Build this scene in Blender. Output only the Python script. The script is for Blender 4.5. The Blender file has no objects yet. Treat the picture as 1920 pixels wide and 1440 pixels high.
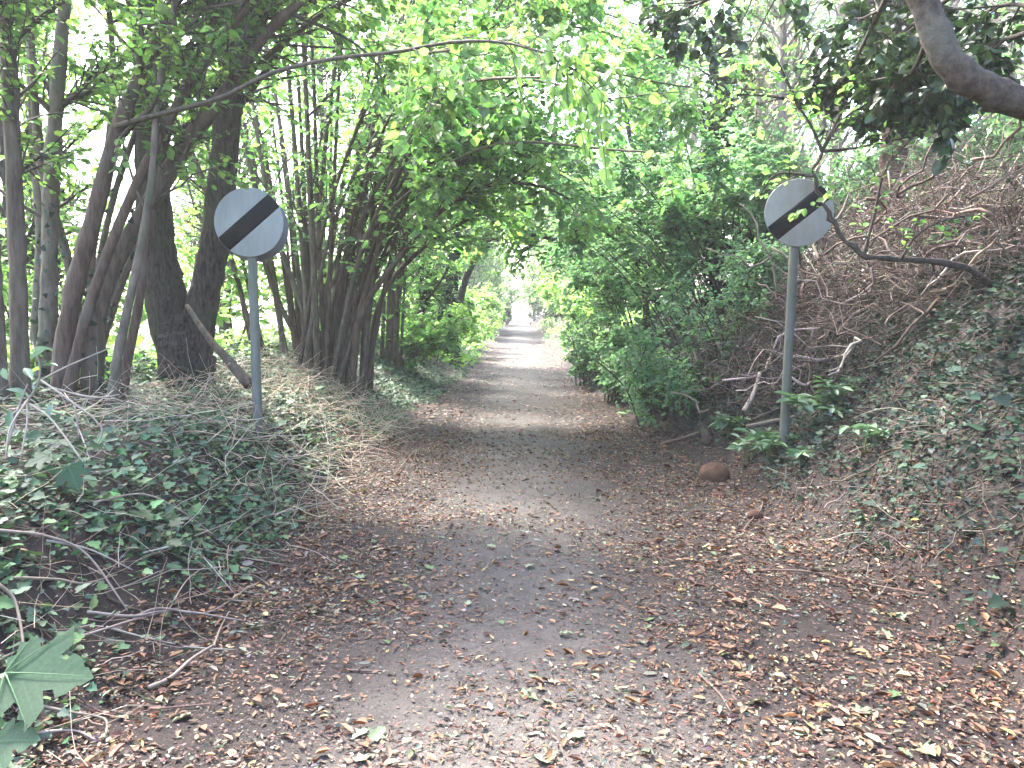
import bpy, math
import numpy as np

rng = np.random.default_rng(11)
R_ = math.radians
scene = bpy.context.scene
COL = scene.collection

# ------------------------------------------------------------------ camera
LENS, SENSOR = 28.25, 36.0
CAM_Z, PITCH, YAW = 1.6, R_(4.93), R_(0.57)
cam_data = bpy.data.cameras.new('camera')
cam_data.lens = LENS
cam_data.sensor_width = SENSOR
cam_data.clip_start = 0.05
cam_data.clip_end = 2000
cam = bpy.data.objects.new('camera', cam_data)
COL.objects.link(cam)
cam.location = (0, 0, CAM_Z)
cam.rotation_euler = (math.pi / 2 - PITCH, 0, YAW)
scene.camera = cam

# ------------------------------------------------------------------ sky and sun (bright overcast)
SUN_EL, SUN_AZ = R_(52), R_(-38)          # azimuth measured from +Y (down the lane) towards +X
world = bpy.data.worlds.new('World')
scene.world = world
world.use_nodes = True
wn, wl = world.node_tree.nodes, world.node_tree.links
wn.clear()
sky = wn.new('ShaderNodeTexSky')
sky.sky_type = 'NISHITA'
sky.sun_disc = False
sky.sun_elevation = SUN_EL
sky.sun_rotation = SUN_AZ
sky.altitude = 50
sky.air_density = 1.0
sky.dust_density = 4.0
sky.ozone_density = 1.0
bg = wn.new('ShaderNodeBackground')
bg.inputs['Strength'].default_value = 0.15
wo = wn.new('ShaderNodeOutputWorld')
wl.new(sky.outputs[0], bg.inputs['Color'])
wl.new(bg.outputs[0], wo.inputs['Surface'])
sd = bpy.data.lights.new('sun', 'SUN')
sd.energy = 2.5
sd.angle = R_(11)
sd.color = (1.0, 0.96, 0.9)
sun = bpy.data.objects.new('sun', sd)
COL.objects.link(sun)
sdir = np.array([math.sin(SUN_AZ) * math.cos(SUN_EL), math.cos(SUN_AZ) * math.cos(SUN_EL), math.sin(SUN_EL)])
from mathutils import Vector
sun.rotation_euler = Vector(-sdir).to_track_quat('-Z', 'Y').to_euler()
sun.location = (-20, 30, 40)

vs = scene.view_settings
scene.display_settings.display_device = 'sRGB'
vs.view_transform = 'Standard'
vs.look = 'None'
vs.exposure = 3.6
vs.gamma = 1.0
vs.use_curve_mapping = False
GLARE_HAZE = .0012
cy = scene.cycles
cy.max_bounces = 7
cy.diffuse_bounces = 5
cy.glossy_bounces = 2
cy.transmission_bounces = 5
cy.transparent_max_bounces = 4
cy.use_denoising = True
cy.caustics_reflective = False
cy.caustics_refractive = False

# ------------------------------------------------------------------ small maths
def nrm(v):
    return v / np.maximum(np.linalg.norm(v, axis=-1, keepdims=True), 1e-9)

def smooth(t):
    t = np.clip(t, 0, 1)
    return t * t * (3 - 2 * t)

def vnoise(x, y, s=0):
    x = np.asarray(x, float); y = np.asarray(y, float)
    xi, yi = np.floor(x), np.floor(y)
    def h(a, b):
        v = np.sin(a * 127.1 + b * 311.7 + s * 74.7) * 43758.5453
        return v - np.floor(v)
    u, v = x - xi, y - yi
    u, v = u * u * (3 - 2 * u), v * v * (3 - 2 * v)
    return ((h(xi, yi) * (1 - u) + h(xi + 1, yi) * u) * (1 - v) + (h(xi, yi + 1) * (1 - u) + h(xi + 1, yi + 1) * u) * v) - 0.5

def lane_left(y):
    return -1.5 + 0.3 * smooth((np.asarray(y, float) - 12) / 8) + 0.25 * vnoise(np.asarray(y) * 0.45, np.zeros_like(np.asarray(y, float)), 3)

def lane_right(y):
    y = np.asarray(y, float)
    return 2.15 - 0.92 * smooth((y - 6) / 14) + 0.3 * vnoise(y * 0.4, np.zeros_like(y), 5)

def H(x, y):
    x = np.asarray(x, float); y = np.asarray(y, float)
    z = 0.034 * np.clip(y - 46, 0, 26)
    d = lane_left(y) - x
    far = 1 - 0.3 * smooth((y - 18) / 14)
    zl = 0.72 * smooth(d / (1.15 + 1.0 * smooth((y - 8.5) / 3))) * far + 0.28 * smooth((d - 1) / 2.2) * far - 1.5 * smooth((d - 3.6) / 5)
    d2 = x - lane_right(y)
    zr = 0.5 * smooth(d2 / 0.75) + (1.55 * smooth((d2 - 0.35) / 2.25)) * (1 - 0.45 * smooth((y - 15) / 12)) + 0.8 * smooth((d2 - 3) / 9)
    z = z + np.where(d > 0, zl, 0) + np.where(d2 > 0, zr, 0)
    bank = np.clip(smooth(np.maximum(d, d2) / 0.8), 0, 1)
    z = z + vnoise(x * 0.9, y * 0.9, 1) * 0.06 + vnoise(x * 2.3, y * 2.3, 2) * (0.02 + 0.07 * bank) + vnoise(x * 6, y * 6, 9) * (0.012 + 0.03 * bank)
    z = z - 0.03 * np.exp(-((x + 0.75) / 0.22) ** 2) - 0.03 * np.exp(-((x - 0.7) / 0.22) ** 2)
    return z

# pixel of the 1920 x 1440 survey picture -> world point at depth y
F = 1920 * LENS / SENSOR
cp, sp, cyw, syw = math.cos(PITCH), math.sin(PITCH), math.cos(YAW), math.sin(YAW)
def ray(px, py):
    dx, dz = (px - 960) / F, (720 - py) / F
    x, y, z = dx, cp + dz * sp, -sp + dz * cp
    return np.array([x * cyw - y * syw, x * syw + y * cyw, z])
def at(px, py, Y):
    d = ray(px, py)
    return np.array([0, 0, CAM_Z]) + d * (Y / d[1])
def on_ground(px, py):
    d = ray(px, py)
    o = np.array([0, 0, CAM_Z])
    t = np.arange(0.8, 80, 0.02)
    p = o + t[:, None] * d
    below = np.nonzero(p[:, 2] < H(p[:, 0], p[:, 1]))[0]
    q = p[below[0]] if len(below) else p[-1]
    return np.array([q[0], q[1], float(H(q[0], q[1]))])

def catmull(pts, n):
    P = np.asarray(pts, float)
    if len(P) == 2:
        t = np.linspace(0, 1, n)[:, None]
        return P[0] * (1 - t) + P[1] * t
    P = np.vstack([2 * P[0] - P[1], P, 2 * P[-1] - P[-2]])
    m = len(P) - 3
    ts = np.linspace(0, m - 1e-6, n)
    i = ts.astype(int); t = (ts - i)[:, None]
    p0, p1, p2, p3 = P[i], P[i + 1], P[i + 2], P[i + 3]
    return 0.5 * ((2 * p1) + (-p0 + p2) * t + (2 * p0 - 5 * p1 + 4 * p2 - p3) * t ** 2 + (-p0 + 3 * p1 - 3 * p2 + p3) * t ** 3)

def pxline(lst, Y=None, n=14):
    return catmull([at(a[0], a[1], a[2] if len(a) > 2 else Y) for a in lst], n)

# ------------------------------------------------------------------ mesh building
class Geo:
    def __init__(self):
        self.v, self.l, self.t, self.c, self.f, self.n = [], [], [], [], [], 0
    def add(self, verts, loops, totals, col=None, lf=None):
        self.f.append(np.full((len(verts), 3), 9.) if lf is None else lf)
        self.v.append(verts); self.l.append(loops + self.n); self.t.append(totals)
        if col is None: col = np.ones((len(verts), 3))
        self.c.append(col)
        self.n += len(verts)
    def empty(self): return self.n == 0
    def mesh(self, name, smooth_shade=False):
        v = np.concatenate(self.v).astype(np.float32); l = np.concatenate(self.l).astype(np.int32)
        t = np.concatenate(self.t).astype(np.int32); c = np.concatenate(self.c)
        me = bpy.data.meshes.new(name)
        me.vertices.add(len(v)); me.vertices.foreach_set('co', v.ravel())
        me.loops.add(len(l)); me.loops.foreach_set('vertex_index', l)
        me.polygons.add(len(t))
        st = np.zeros(len(t), np.int32); st[1:] = np.cumsum(t)[:-1]
        me.polygons.foreach_set('loop_start', st)
        if smooth_shade:
            me.polygons.foreach_set('use_smooth', np.ones(len(t), bool))
        me.update(calc_edges=True)
        a = me.attributes.new('Col', 'FLOAT_COLOR', 'POINT')
        a.data.foreach_set('color', np.hstack([c, np.ones((len(c), 1))]).astype(np.float32).ravel())
        f = me.attributes.new('lf', 'FLOAT_VECTOR', 'POINT')
        f.data.foreach_set('vector', np.concatenate(self.f).astype(np.float32).ravel())
        return me
    def build(self, name, mat, parent=None, kind=None, smooth_shade=False):
        me = self.mesh(name, smooth_shade)
        me.materials.append(mat)
        o = bpy.data.objects.new(name, me)
        COL.objects.link(o)
        if parent is not None:
            o.parent = parent
            me.transform(parent.matrix_basis.inverted())
        if kind: o['kind'] = kind
        return o

def thing(name, label, cat, loc=(0, 0, 0), group=None):
    o = bpy.data.objects.new(name, None)
    COL.objects.link(o)
    o.location = tuple(float(a) for a in loc)
    o.empty_display_size = 0.2
    return tag(o, label, cat, group)

def tag(o, label, cat, group=None):
    o['label'] = label; o['category'] = cat
    if group: o['group'] = group
    return o

def tubes(P, R, sides=3, geo=None, col=None, cap=True, rough=0.0):
    """P (T,n,3), R (T,n): a batch of tubes"""
    geo = geo or Geo()
    P = np.asarray(P, float)
    if P.ndim == 2: P = P[None]
    T, n, _ = P.shape
    R = np.broadcast_to(np.asarray(R, float), (T, n)) if np.ndim(R) < 2 else R
    tan = np.gradient(P, axis=1); tan = nrm(tan)
    mean = nrm(tan.mean(1))
    ref = np.where(np.abs(mean[:, 2:3]) > 0.8, np.array([[1.0, 0.13, 0]]), np.array([[0, 0.1, 1.0]]))
    u = nrm(np.cross(tan, ref[:, None, :])); w = np.cross(tan, u)
    a = np.arange(sides) * 2 * math.pi / sides
    rr = R[:, :, None] * np.ones(sides)
    if rough: rr = rr * (1 + rough * rng.normal(size=rr.shape))
    V = P[:, :, None, :] + rr[..., None] * (np.cos(a)[None, None, :, None] * u[:, :, None, :] + np.sin(a)[None, None, :, None] * w[:, :, None, :])
    idx = np.arange(T * n * sides).reshape(T, n, sides)
    nx = np.roll(idx, -1, axis=2)
    q = np.stack([idx[:, :-1], nx[:, :-1], nx[:, 1:], idx[:, 1:]], -1).reshape(-1, 4)
    c = None
    if col is not None:
        c = np.repeat(np.broadcast_to(np.asarray(col, float), (T, 3)), n * sides, axis=0)
    loops, tot = q.ravel(), np.full(len(q), 4)
    if cap:
        caps = np.concatenate([idx[:, 0, ::-1].reshape(-1, sides), idx[:, -1].reshape(-1, sides)])
        loops = np.concatenate([loops, caps.ravel()]); tot = np.concatenate([tot, np.full(len(caps), sides)])
    geo.add(V.reshape(-1, 3), loops, tot, c)
    return geo

def side(outline, ridge=(-0.03,)):
    """outline: right half base->tip (along, across, up)"""
    pts = [tuple(p) for p in outline]
    mir = [(p[0], -p[1], p[2]) for p in pts[1:-1]]
    n = len(pts)
    v = np.array(pts + mir, float)
    f1 = list(range(n))
    f2 = [0] + [n - 1] + list(range(n + len(mir) - 1, n - 1, -1))
    return v, [f1[::-1], f2[::-1]]
T_DIA = (np.array([(0, 0, 0), (.45, .5, .07), (1, 0, 0), (.45, -.5, .07)]), [[0, 2, 1], [0, 3, 2]])
T_MID = (np.array([(0, 0, 0), (.28, .45, .07), (.7, .38, .06), (1, 0, -.08), (.7, -.38, .06), (.28, -.45, .07)]), [[0, 3, 2, 1], [0, 5, 4, 3]])
T_OV = side([(0, 0, 0), (.08, .26, .05), (.3, .47, .09), (.58, .46, .08), (.82, .27, .02), (1, 0, -.1)])
T_LAUREL = side([(0, 0, 0), (.2, .3, .06), (.45, .5, .1), (.7, .42, .06), (.9, .16, -.04), (1, 0, -.1)])
T_IVY = side([(.0, 0, 0), (-.12, .26, .02), (.1, .5, .05), (.38, .3, .04), (.55, .36, .04), (.78, .15, .0), (1, 0, -.05)])
T_CURL = (np.array([(0, 0, 0), (.3, -.42, .2), (.3, 0, 0), (.3, .42, .24), (.7, -.34, .22), (.7, 0, .05), (.7, .34, .3), (1, 0, .14)]),
          [[0, 2, 1], [0, 3, 2], [1, 2, 5, 4], [2, 3, 6, 5], [4, 5, 7], [5, 6, 7]])
T_FLAKE = (np.array([(0, 0, 0), (.5, .45, .1), (1, .1, .16), (.45, -.5, .02)]), [[0, 3, 2, 1]])
def maple():
    half = [(0, 0), (-.06, .16), (.02, .2), (-.02, .36), (.08, .36), (.12, .46), (.2, .38), (.26, .3), (.34, .34), (.36, .46), (.44, .46), (.5, .58), (.56, .44),
            (.6, .34), (.52, .18), (.62, .16), (.68, .24), (.78, .2), (.86, .1), (.9, .1), (1, 0)]
    return side([(a, b * 1.15, .03 * math.sin(9 * b) - .05 * abs(a - .4)) for a, b in half])
T_MAPLE = maple()
T_MAPLE_S = side([(0, 0, 0), (-.02, .3, .06), (.2, .26, .02), (.36, .54, .1), (.52, .2, 0), (.72, .24, .06), (1, 0, -.04)])

def leaves(geo, pos, d, n, L, W, tmpl, col, curl=1.0):
    tv, tf = tmpl
    N = len(pos)
    if N == 0: return geo
    d = nrm(d); s = nrm(np.cross(n, d)); n = np.cross(d, s)
    L = np.broadcast_to(np.asarray(L, float), (N,))[:, None, None]; W = np.broadcast_to(np.asarray(W, float), (N,))[:, None, None]
    curl = np.broadcast_to(np.asarray(curl, float), (N,))[:, None, None]
    V = pos[:, None, :] + tv[None, :, 0:1] * L * d[:, None, :] + tv[None, :, 1:2] * W * s[:, None, :] + tv[None, :, 2:3] * L * curl * n[:, None, :]
    k = len(tv)
    fl = np.concatenate([np.array(f) for f in tf]); ft = np.array([len(f) for f in tf])
    loops = (np.arange(N)[:, None] * k + fl[None, :]).ravel()
    geo.add(V.reshape(-1, 3), loops, np.tile(ft, N), np.repeat(col, k, axis=0), np.tile(tv, (N, 1)))
    return geo

def palette(N, cols, w=None, jit=0.18):
    cols = np.array(cols, float)
    i = rng.choice(len(cols), N, p=None if w is None else np.array(w) / np.sum(w))
    c = cols[i] * np.exp(rng.normal(0, jit, (N, 1))) * np.exp(rng.normal(0, jit * 0.35, (N, 3)))
    return np.clip(c, 0.004, 0.9)

def runit(N):
    return nrm(rng.normal(size=(N, 3)))

def along(P, idx, t):
    n = P.shape[1]
    f = np.clip(t, 0, 0.9999) * (n - 1)
    i = f.astype(int); u = (f - i)[:, None]
    a, b = P[idx, i], P[idx, i + 1]
    return a * (1 - u) + b * u, nrm(b - a)

def kids(P, R, total, tr, ang, length, n=5, up=0.0, wob=0.25, fall=0.5, rad=0.5, weights=None, bias=None, rmin=0.002):
    """children branches of the polylines P"""
    B = len(P)
    idx = rng.choice(B, total, p=weights)
    t = rng.uniform(tr[0], tr[1], total)
    pos, tan = along(P, idx, t)
    perp = nrm(np.cross(tan, runit(total)))
    a = rng.uniform(ang[0], ang[1], total)[:, None]
    d = nrm(tan * np.cos(a) + perp * np.sin(a))
    if bias is not None: d = nrm(d + np.asarray(bias))
    L = rng.uniform(length[0], length[1], total) * (1 - fall * t)
    out = [pos]
    for k in range(n - 1):
        d = nrm(d + wob * rng.normal(size=d.shape) * 0.5 + np.array([0, 0, up]) / (n - 1))
        pos = pos + d * (L / (n - 1))[:, None]
        out.append(pos)
    Q = np.stack(out, 1)
    fr = np.clip(t, 0, .999) * (P.shape[1] - 1)
    pr = R[idx, fr.astype(int)] * rad
    RR = np.maximum(pr[:, None] * np.linspace(1, 0.35, n)[None, :], rmin)
    return Q, RR

def twig_leaves(geo, P, m, L, tmpl, cols, w=None, droop=0.35, tilt=0.45, ratio=0.75, tr=(0.15, 1.0), keep=None, jit=0.18, Lvar=0.25):
    T = len(P)
    idx = np.repeat(np.arange(T), m)
    t = (rng.uniform(0, 1, T * m)) * (tr[1] - tr[0]) + tr[0]
    pos, tan = along(P, idx, t)
    N = len(pos)
    up = np.array([0, 0, 1.0])
    s = nrm(np.cross(tan, up) + 0.05 * rng.normal(size=(N, 3)))
    sgn = rng.choice([-1.0, 1.0], N)[:, None]
    a = rng.uniform(0.5, 1.25, N)[:, None]
    d = nrm(tan * np.cos(a) + s * sgn * np.sin(a) + np.array([0, 0, -1.0]) * rng.uniform(0, 2 * droop, N)[:, None] + 0.2 * rng.normal(size=(N, 3)))
    nn = nrm(up + tilt * rng.normal(size=(N, 3)))
    LL = L * np.exp(rng.normal(0, Lvar, N))
    pos = pos + d * 0.01
    c = palette(N, cols, w, jit)
    if keep is not None:
        k = keep(pos); pos, d, nn, LL, c = pos[k], d[k], nn[k], LL[k], c[k]
    return leaves(geo, pos, d, nn, LL, LL * ratio, tmpl, c)

# ------------------------------------------------------------------ materials
def newmat(name):
    m = bpy.data.materials.new(name); m.use_nodes = True
    nt = m.node_tree; nt.nodes.clear()
    out = nt.nodes.new('ShaderNodeOutputMaterial')
    return m, nt, nt.nodes.new, nt.links.new, out

def leaf_mat(name, trans=0.45, rough=0.45, spec=0.4, tcol=(1.3, 1.6, 0.98)):
    m, nt, N, Lk, out = newmat(name)
    at_ = N('ShaderNodeAttribute'); at_.attribute_name = 'Col'
    tc = N('ShaderNodeTexCoord'); no = N('ShaderNodeTexNoise'); no.inputs['Scale'].default_value = 22; no.inputs['Detail'].default_value = 3
    Lk(tc.outputs['Object'], no.inputs['Vector'])
    mr = N('ShaderNodeMapRange'); mr.inputs['From Min'].default_value = .3; mr.inputs['From Max'].default_value = .7
    mr.inputs['To Min'].default_value = .82; mr.inputs['To Max'].default_value = 1.18
    Lk(no.outputs['Fac'], mr.inputs['Value'])
    mx = N('ShaderNodeVectorMath'); mx.operation = 'SCALE'
    lf = N('ShaderNodeAttribute'); lf.attribute_name = 'lf'; sp = N('ShaderNodeSeparateXYZ'); Lk(lf.outputs['Vector'], sp.inputs[0])
    def mth(op, a, b=None):
        n = N('ShaderNodeMath'); n.operation = op
        for i, q in enumerate((a, b)):
            if q is None: continue
            if isinstance(q, (int, float)): n.inputs[i].default_value = q
            else: Lk(q, n.inputs[i])
        return n.outputs[0]
    ay = mth('ABSOLUTE', sp.outputs['Y'])
    rib = mth('LESS_THAN', ay, .028)
    sv = mth('GREATER_THAN', mth('SINE', mth('MULTIPLY', mth('SUBTRACT', sp.outputs['X'], mth('MULTIPLY', ay, .75)), 46.)), .86)
    vein = mth('MULTIPLY', mth('MAXIMUM', rib, mth('MULTIPLY', sv, .6)), mth('LESS_THAN', ay, 2.))
    vs_ = mth('MULTIPLY', mr.outputs['Result'], mth('ADD', 1., mth('MULTIPLY', vein, .28)))
    Lk(at_.outputs['Color'], mx.inputs[0]); Lk(vs_, mx.inputs['Scale'])
    b = N('ShaderNodeBsdfPrincipled'); b.inputs['Roughness'].default_value = rough
    b.inputs['Specular IOR Level'].default_value = spec
    Lk(mx.outputs[0], b.inputs['Base Color'])
    if trans > 0:
        tr = N('ShaderNodeBsdfTranslucent')
        m2 = N('ShaderNodeVectorMath'); m2.operation = 'MULTIPLY'; m2.inputs[1].default_value = tcol
        Lk(mx.outputs[0], m2.inputs[0]); Lk(m2.outputs[0], tr.inputs['Color'])
        ms = N('ShaderNodeMixShader'); ms.inputs[0].default_value = trans
        Lk(b.outputs[0], ms.inputs[1]); Lk(tr.outputs[0], ms.inputs[2]); Lk(ms.outputs[0], out.inputs['Surface'])
    else:
        Lk(b.outputs[0], out.inputs['Surface'])
    return m

def bark_mat(name, c1, c2, moss=None, stretch=(14, 14, 2.5), bump=0.6, mossamt=0.5, dist=0.02):
    m, nt, N, Lk, out = newmat(name)
    tc = N('ShaderNodeTexCoord'); mp = N('ShaderNodeMapping'); mp.inputs['Scale'].default_value = stretch
    Lk(tc.outputs['Object'], mp.inputs['Vector'])
    n1 = N('ShaderNodeTexNoise'); n1.inputs['Scale'].default_value = 1.6; n1.inputs['Detail'].default_value = 6; n1.inputs['Roughness'].default_value = .65
    Lk(mp.outputs[0], n1.inputs['Vector'])
    r = N('ShaderNodeValToRGB'); r.color_ramp.elements[0].position = .35; r.color_ramp.elements[1].position = .68
    r.color_ramp.elements[0].color = (*c1, 1); r.color_ramp.elements[1].color = (*c2, 1)
    Lk(n1.outputs['Fac'], r.inputs['Fac'])
    col = r.outputs[0]
    if moss:
        n2 = N('ShaderNodeTexNoise'); n2.inputs['Scale'].default_value = 3.2; n2.inputs['Detail'].default_value = 5
        Lk(tc.outputs['Object'], n2.inputs['Vector'])
        r2 = N('ShaderNodeMapRange'); r2.inputs['From Min'].default_value = .5; r2.inputs['From Max'].default_value = .66
        r2.inputs['To Max'].default_value = mossamt
        Lk(n2.outputs['Fac'], r2.inputs['Value'])
        mc = N('ShaderNodeMix'); mc.data_type = 'RGBA'; mc.inputs['B'].default_value = (*moss, 1)
        Lk(r2.outputs['Result'], mc.inputs['Factor']); Lk(col, mc.inputs['A']); col = mc.outputs['Result']
    b = N('ShaderNodeBsdfPrincipled'); b.inputs['Roughness'].default_value = .85; b.inputs['Specular IOR Level'].default_value = .25
    Lk(col, b.inputs['Base Color'])
    if bump:
        bp = N('ShaderNodeBump'); bp.inputs['Strength'].default_value = bump; bp.inputs['Distance'].default_value = dist
        Lk(n1.outputs['Fac'], bp.inputs['Height']); Lk(bp.outputs[0], b.inputs['Normal'])
    Lk(b.outputs[0], out.inputs['Surface'])
    return m

def attr_mat(name, rough=.85):
    return leaf_mat(name, trans=0, rough=rough, spec=.25)

M_HAZEL = leaf_mat('hazel_leaf', .55)
M_FARLEAF = leaf_mat('far_leaf', .55)
M_DARKLEAF = leaf_mat('dark_evergreen_leaf', .22, rough=.35, spec=.5)
M_IVY = leaf_mat('ivy_leaf', .12, rough=.6, spec=.18)
M_LITTER = leaf_mat('dead_leaf', .12, rough=.6, spec=.35, tcol=(1.2, 1.0, .7))
M_LAUREL = leaf_mat('laurel_leaf', .2, rough=.4, spec=.4)
M_HBARK = bark_mat('hazel_bark', (.048, .033, .026), (.13, .097, .076), moss=(.085, .09, .06), mossamt=.35)
M_HBARK2 = bark_mat('grey_hazel_bark', (.058, .045, .037), (.15, .12, .098), moss=(.07, .085, .05), mossamt=.5, stretch=(9, 9, 3))
M_HBARK3 = bark_mat('brown_hazel_bark', (.042, .026, .02), (.11, .073, .056), moss=(.11, .105, .09), mossamt=.4, stretch=(18, 18, 2))
M_LIMB = bark_mat('limb_bark', (.035, .025, .021), (.12, .088, .075), moss=(.13, .125, .105), mossamt=.55, stretch=(16, 16, 16), bump=1., dist=.03)
M_OBARK = bark_mat('oak_bark', (.02, .015, .013), (.09, .068, .06), moss=(.05, .06, .028), stretch=(26, 26, 5), bump=1.0, dist=.04)
M_TWIG = bark_mat('twig_bark', (.03, .024, .02), (.08, .062, .053), bump=0)
M_PINE = bark_mat('pine_bark', (.05, .028, .023), (.15, .085, .065), stretch=(9, 9, 3), bump=.8)
M_PALE = bark_mat('pale_bark', (.16, .12, .10), (.36, .29, .25), bump=.3)
M_DEAD = attr_mat('dead_wood')
M_STRAW = attr_mat('dry_stem', .7)

# ------------------------------------------------------------------ ground and path
def ground_material():
    m, nt, N, Lk, out = newmat('woodland_soil')
    g = N('ShaderNodeNewGeometry'); sx = N('ShaderNodeSeparateXYZ'); Lk(g.outputs['Position'], sx.inputs[0])
    def noise(scale, det=4, rough=.6):
        n = N('ShaderNodeTexNoise'); n.inputs['Scale'].default_value = scale; n.inputs['Detail'].default_value = det; n.inputs['Roughness'].default_value = rough
        Lk(g.outputs['Position'], n.inputs['Vector']); return n.outputs['Fac']
    def math_(op, a, b=None, clamp=False):
        n = N('ShaderNodeMath'); n.operation = op; n.use_clamp = clamp
        for i, q in enumerate((a, b)):
            if q is None: continue
            if isinstance(q, (int, float)): n.inputs[i].default_value = q
            else: Lk(q, n.inputs[i])
        return n.outputs[0]
    def mix(f, a, b):
        n = N('ShaderNodeMix'); n.data_type = 'RGBA'
        if isinstance(f, (int, float)): n.inputs['Factor'].default_value = f
        else: Lk(f, n.inputs['Factor'])
        for k, q in (('A', a), ('B', b)):
            if isinstance(q, tuple): n.inputs[k].default_value = (*q, 1)
            else: Lk(q, n.inputs[k])
        return n.outputs['Result']
    def rng_(v, a, b, c=0., d=1.):
        n = N('ShaderNodeMapRange'); n.inputs['From Min'].default_value = a; n.inputs['From Max'].default_value = b
        n.inputs['To Min'].default_value = c; n.inputs['To Max'].default_value = d; Lk(v, n.inputs['Value']); return n.outputs['Result']
    big, mid_, fine = noise(1.1, 5), noise(7, 5), noise(70, 4, .7)
    # worn gravel strip: strongest near the wheel lines, ragged edge
    ax = math_('ABSOLUTE', math_('ADD', sx.outputs['X'], .02))
    edge = math_('ADD', ax, math_('MULTIPLY', math_('SUBTRACT', big, .5), 1.1))
    edge = math_('ADD', edge, math_('MULTIPLY', math_('SUBTRACT', mid_, .5), .7))
    worn = rng_(edge, .3, 1.1, .72, 0.)
    soil = mix(rng_(mid_, .35, .65), (.010, .007, .0065), (.028, .019, .017))
    soil = mix(rng_(fine, .45, .7, 0., .6), soil, (.042, .029, .025))
    grav = mix(rng_(mid_, .3, .7), (.050, .043, .038), (.098, .088, .079))
    grav = mix(rng_(fine, .5, .72, 0., .7), grav, (.135, .118, .116))
    vor = N('ShaderNodeTexVoronoi'); vor.inputs['Scale'].default_value = 42; Lk(g.outputs['Position'], vor.inputs['Vector'])
    peb = rng_(vor.outputs['Distance'], .12, .2, 1., 0.)
    wn_ = N('ShaderNodeSeparateColor'); Lk(vor.outputs['Color'], wn_.inputs[0])
    peb = math_('MULTIPLY', peb, rng_(wn_.outputs[0], .82, .84))
    grav = mix(math_('MULTIPLY', peb, .8), grav, (.23, .21, .205))
    col = mix(worn, soil, grav)
    # green field far out on the left, pale chalky gravel in the open clearing
    field = rng_(sx.outputs['X'], -8., -11.)
    col = mix(field, col, mix(rng_(big, .3, .7), (.12, .18, .045), (.18, .23, .07)))
    b = N('ShaderNodeBsdfPrincipled'); b.inputs['Roughness'].default_value = .9; b.inputs['Specular IOR Level'].default_value = .3
    Lk(col, b.inputs['Base Color'])
    h = math_('ADD', math_('MULTIPLY', mid_, 1.0), math_('MULTIPLY', fine, .45))
    h = math_('ADD', h, math_('MULTIPLY', peb, .4))
    bp = N('ShaderNodeBump'); bp.inputs['Strength'].default_value = .7; bp.inputs['Distance'].default_value = .025
    Lk(h, bp.inputs['Height']); Lk(bp.outputs[0], b.inputs['Normal'])
    Lk(b.outputs[0], out.inputs['Surface'])
    return m
M_SOIL = ground_material()

def build_ground():
    xs = np.concatenate([-np.geomspace(10, 180, 22)[::-1], np.arange(-9.7, -3.6, .28), np.arange(-3.5, 4.8, .07), np.arange(4.9, 12, .28), np.geomspace(12.5, 180, 20)])
    ys = np.concatenate([-np.geomspace(6, 60, 10)[::-1], np.arange(-5.5, 1, .4), np.arange(1.1, 11, .07), np.arange(11.1, 26, .2), np.arange(26.3, 80, .6), np.geomspace(81, 300, 16)])
    X, Y = np.meshgrid(xs, ys)
    Z = H(X, Y)
    V = np.stack([X, Y, Z], -1).reshape(-1, 3)
    ny, nx = X.shape
    i = np.arange(ny * nx).reshape(ny, nx)
    q = np.stack([i[:-1, :-1], i[:-1, 1:], i[1:, 1:], i[1:, :-1]], -1).reshape(-1, 4)
    cx = V[q].mean(1)
    lane = (cx[:, 0] > lane_left(cx[:, 1])) & (cx[:, 0] < lane_right(cx[:, 1])) & (cx[:, 1] > -6) & (cx[:, 1] < 85)
    for name, sel, kind in (('path', lane, 'structure'), ('ground', ~lane, 'structure')):
        qq = q[sel]
        used, inv = np.unique(qq, return_inverse=True)
        g = Geo(); g.add(V[used], inv.reshape(-1), np.full(len(qq), 4))
        o = g.build(name, M_SOIL, kind=kind, smooth_shade=True)
        if name == 'path': o['label'] = 'straight earth track strewn with fallen leaves between two wooded banks'
        else: o['label'] = 'woodland floor and banks on both sides of the track'
build_ground()

# ------------------------------------------------------------------ trees
G_HAZEL = [(.105, .185, .06), (.13, .21, .065), (.085, .16, .06), (.155, .23, .07), (.08, .15, .07)]
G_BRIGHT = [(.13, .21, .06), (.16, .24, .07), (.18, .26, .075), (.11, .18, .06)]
G_BLUE = [(.09, .16, .10), (.12, .19, .115), (.08, .145, .09), (.14, .205, .10)]  # sky reflection on upturned leaves is put into this bluer palette
G_PALE = [(.13, .2, .12), (.16, .23, .13), (.11, .18, .1), (.18, .24, .13)]
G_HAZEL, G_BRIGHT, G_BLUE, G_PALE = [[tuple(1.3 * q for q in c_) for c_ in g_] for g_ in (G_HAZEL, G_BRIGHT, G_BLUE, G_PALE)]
G_LEFT = [(.10, .17, .055), (.13, .21, .06), (.075, .135, .045), (.16, .24, .07)]
G_DARK = [(.018, .035, .016), (.028, .05, .02), (.022, .04, .024), (.04, .065, .025)]
G_MIDD = [(.045, .085, .028), (.06, .105, .03), (.035, .07, .028)]
G_IVY = [(.017, .034, .022), (.022, .044, .027), (.014, .025, .018), (.03, .055, .031), (.026, .039, .035)]
G_IVYL = [tuple(1.25 * q for q in c_) for c_ in [(.032, .064, .033), (.042, .082, .04), (.025, .045, .026), (.062, .108, .045), (.055, .08, .055)]]

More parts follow.
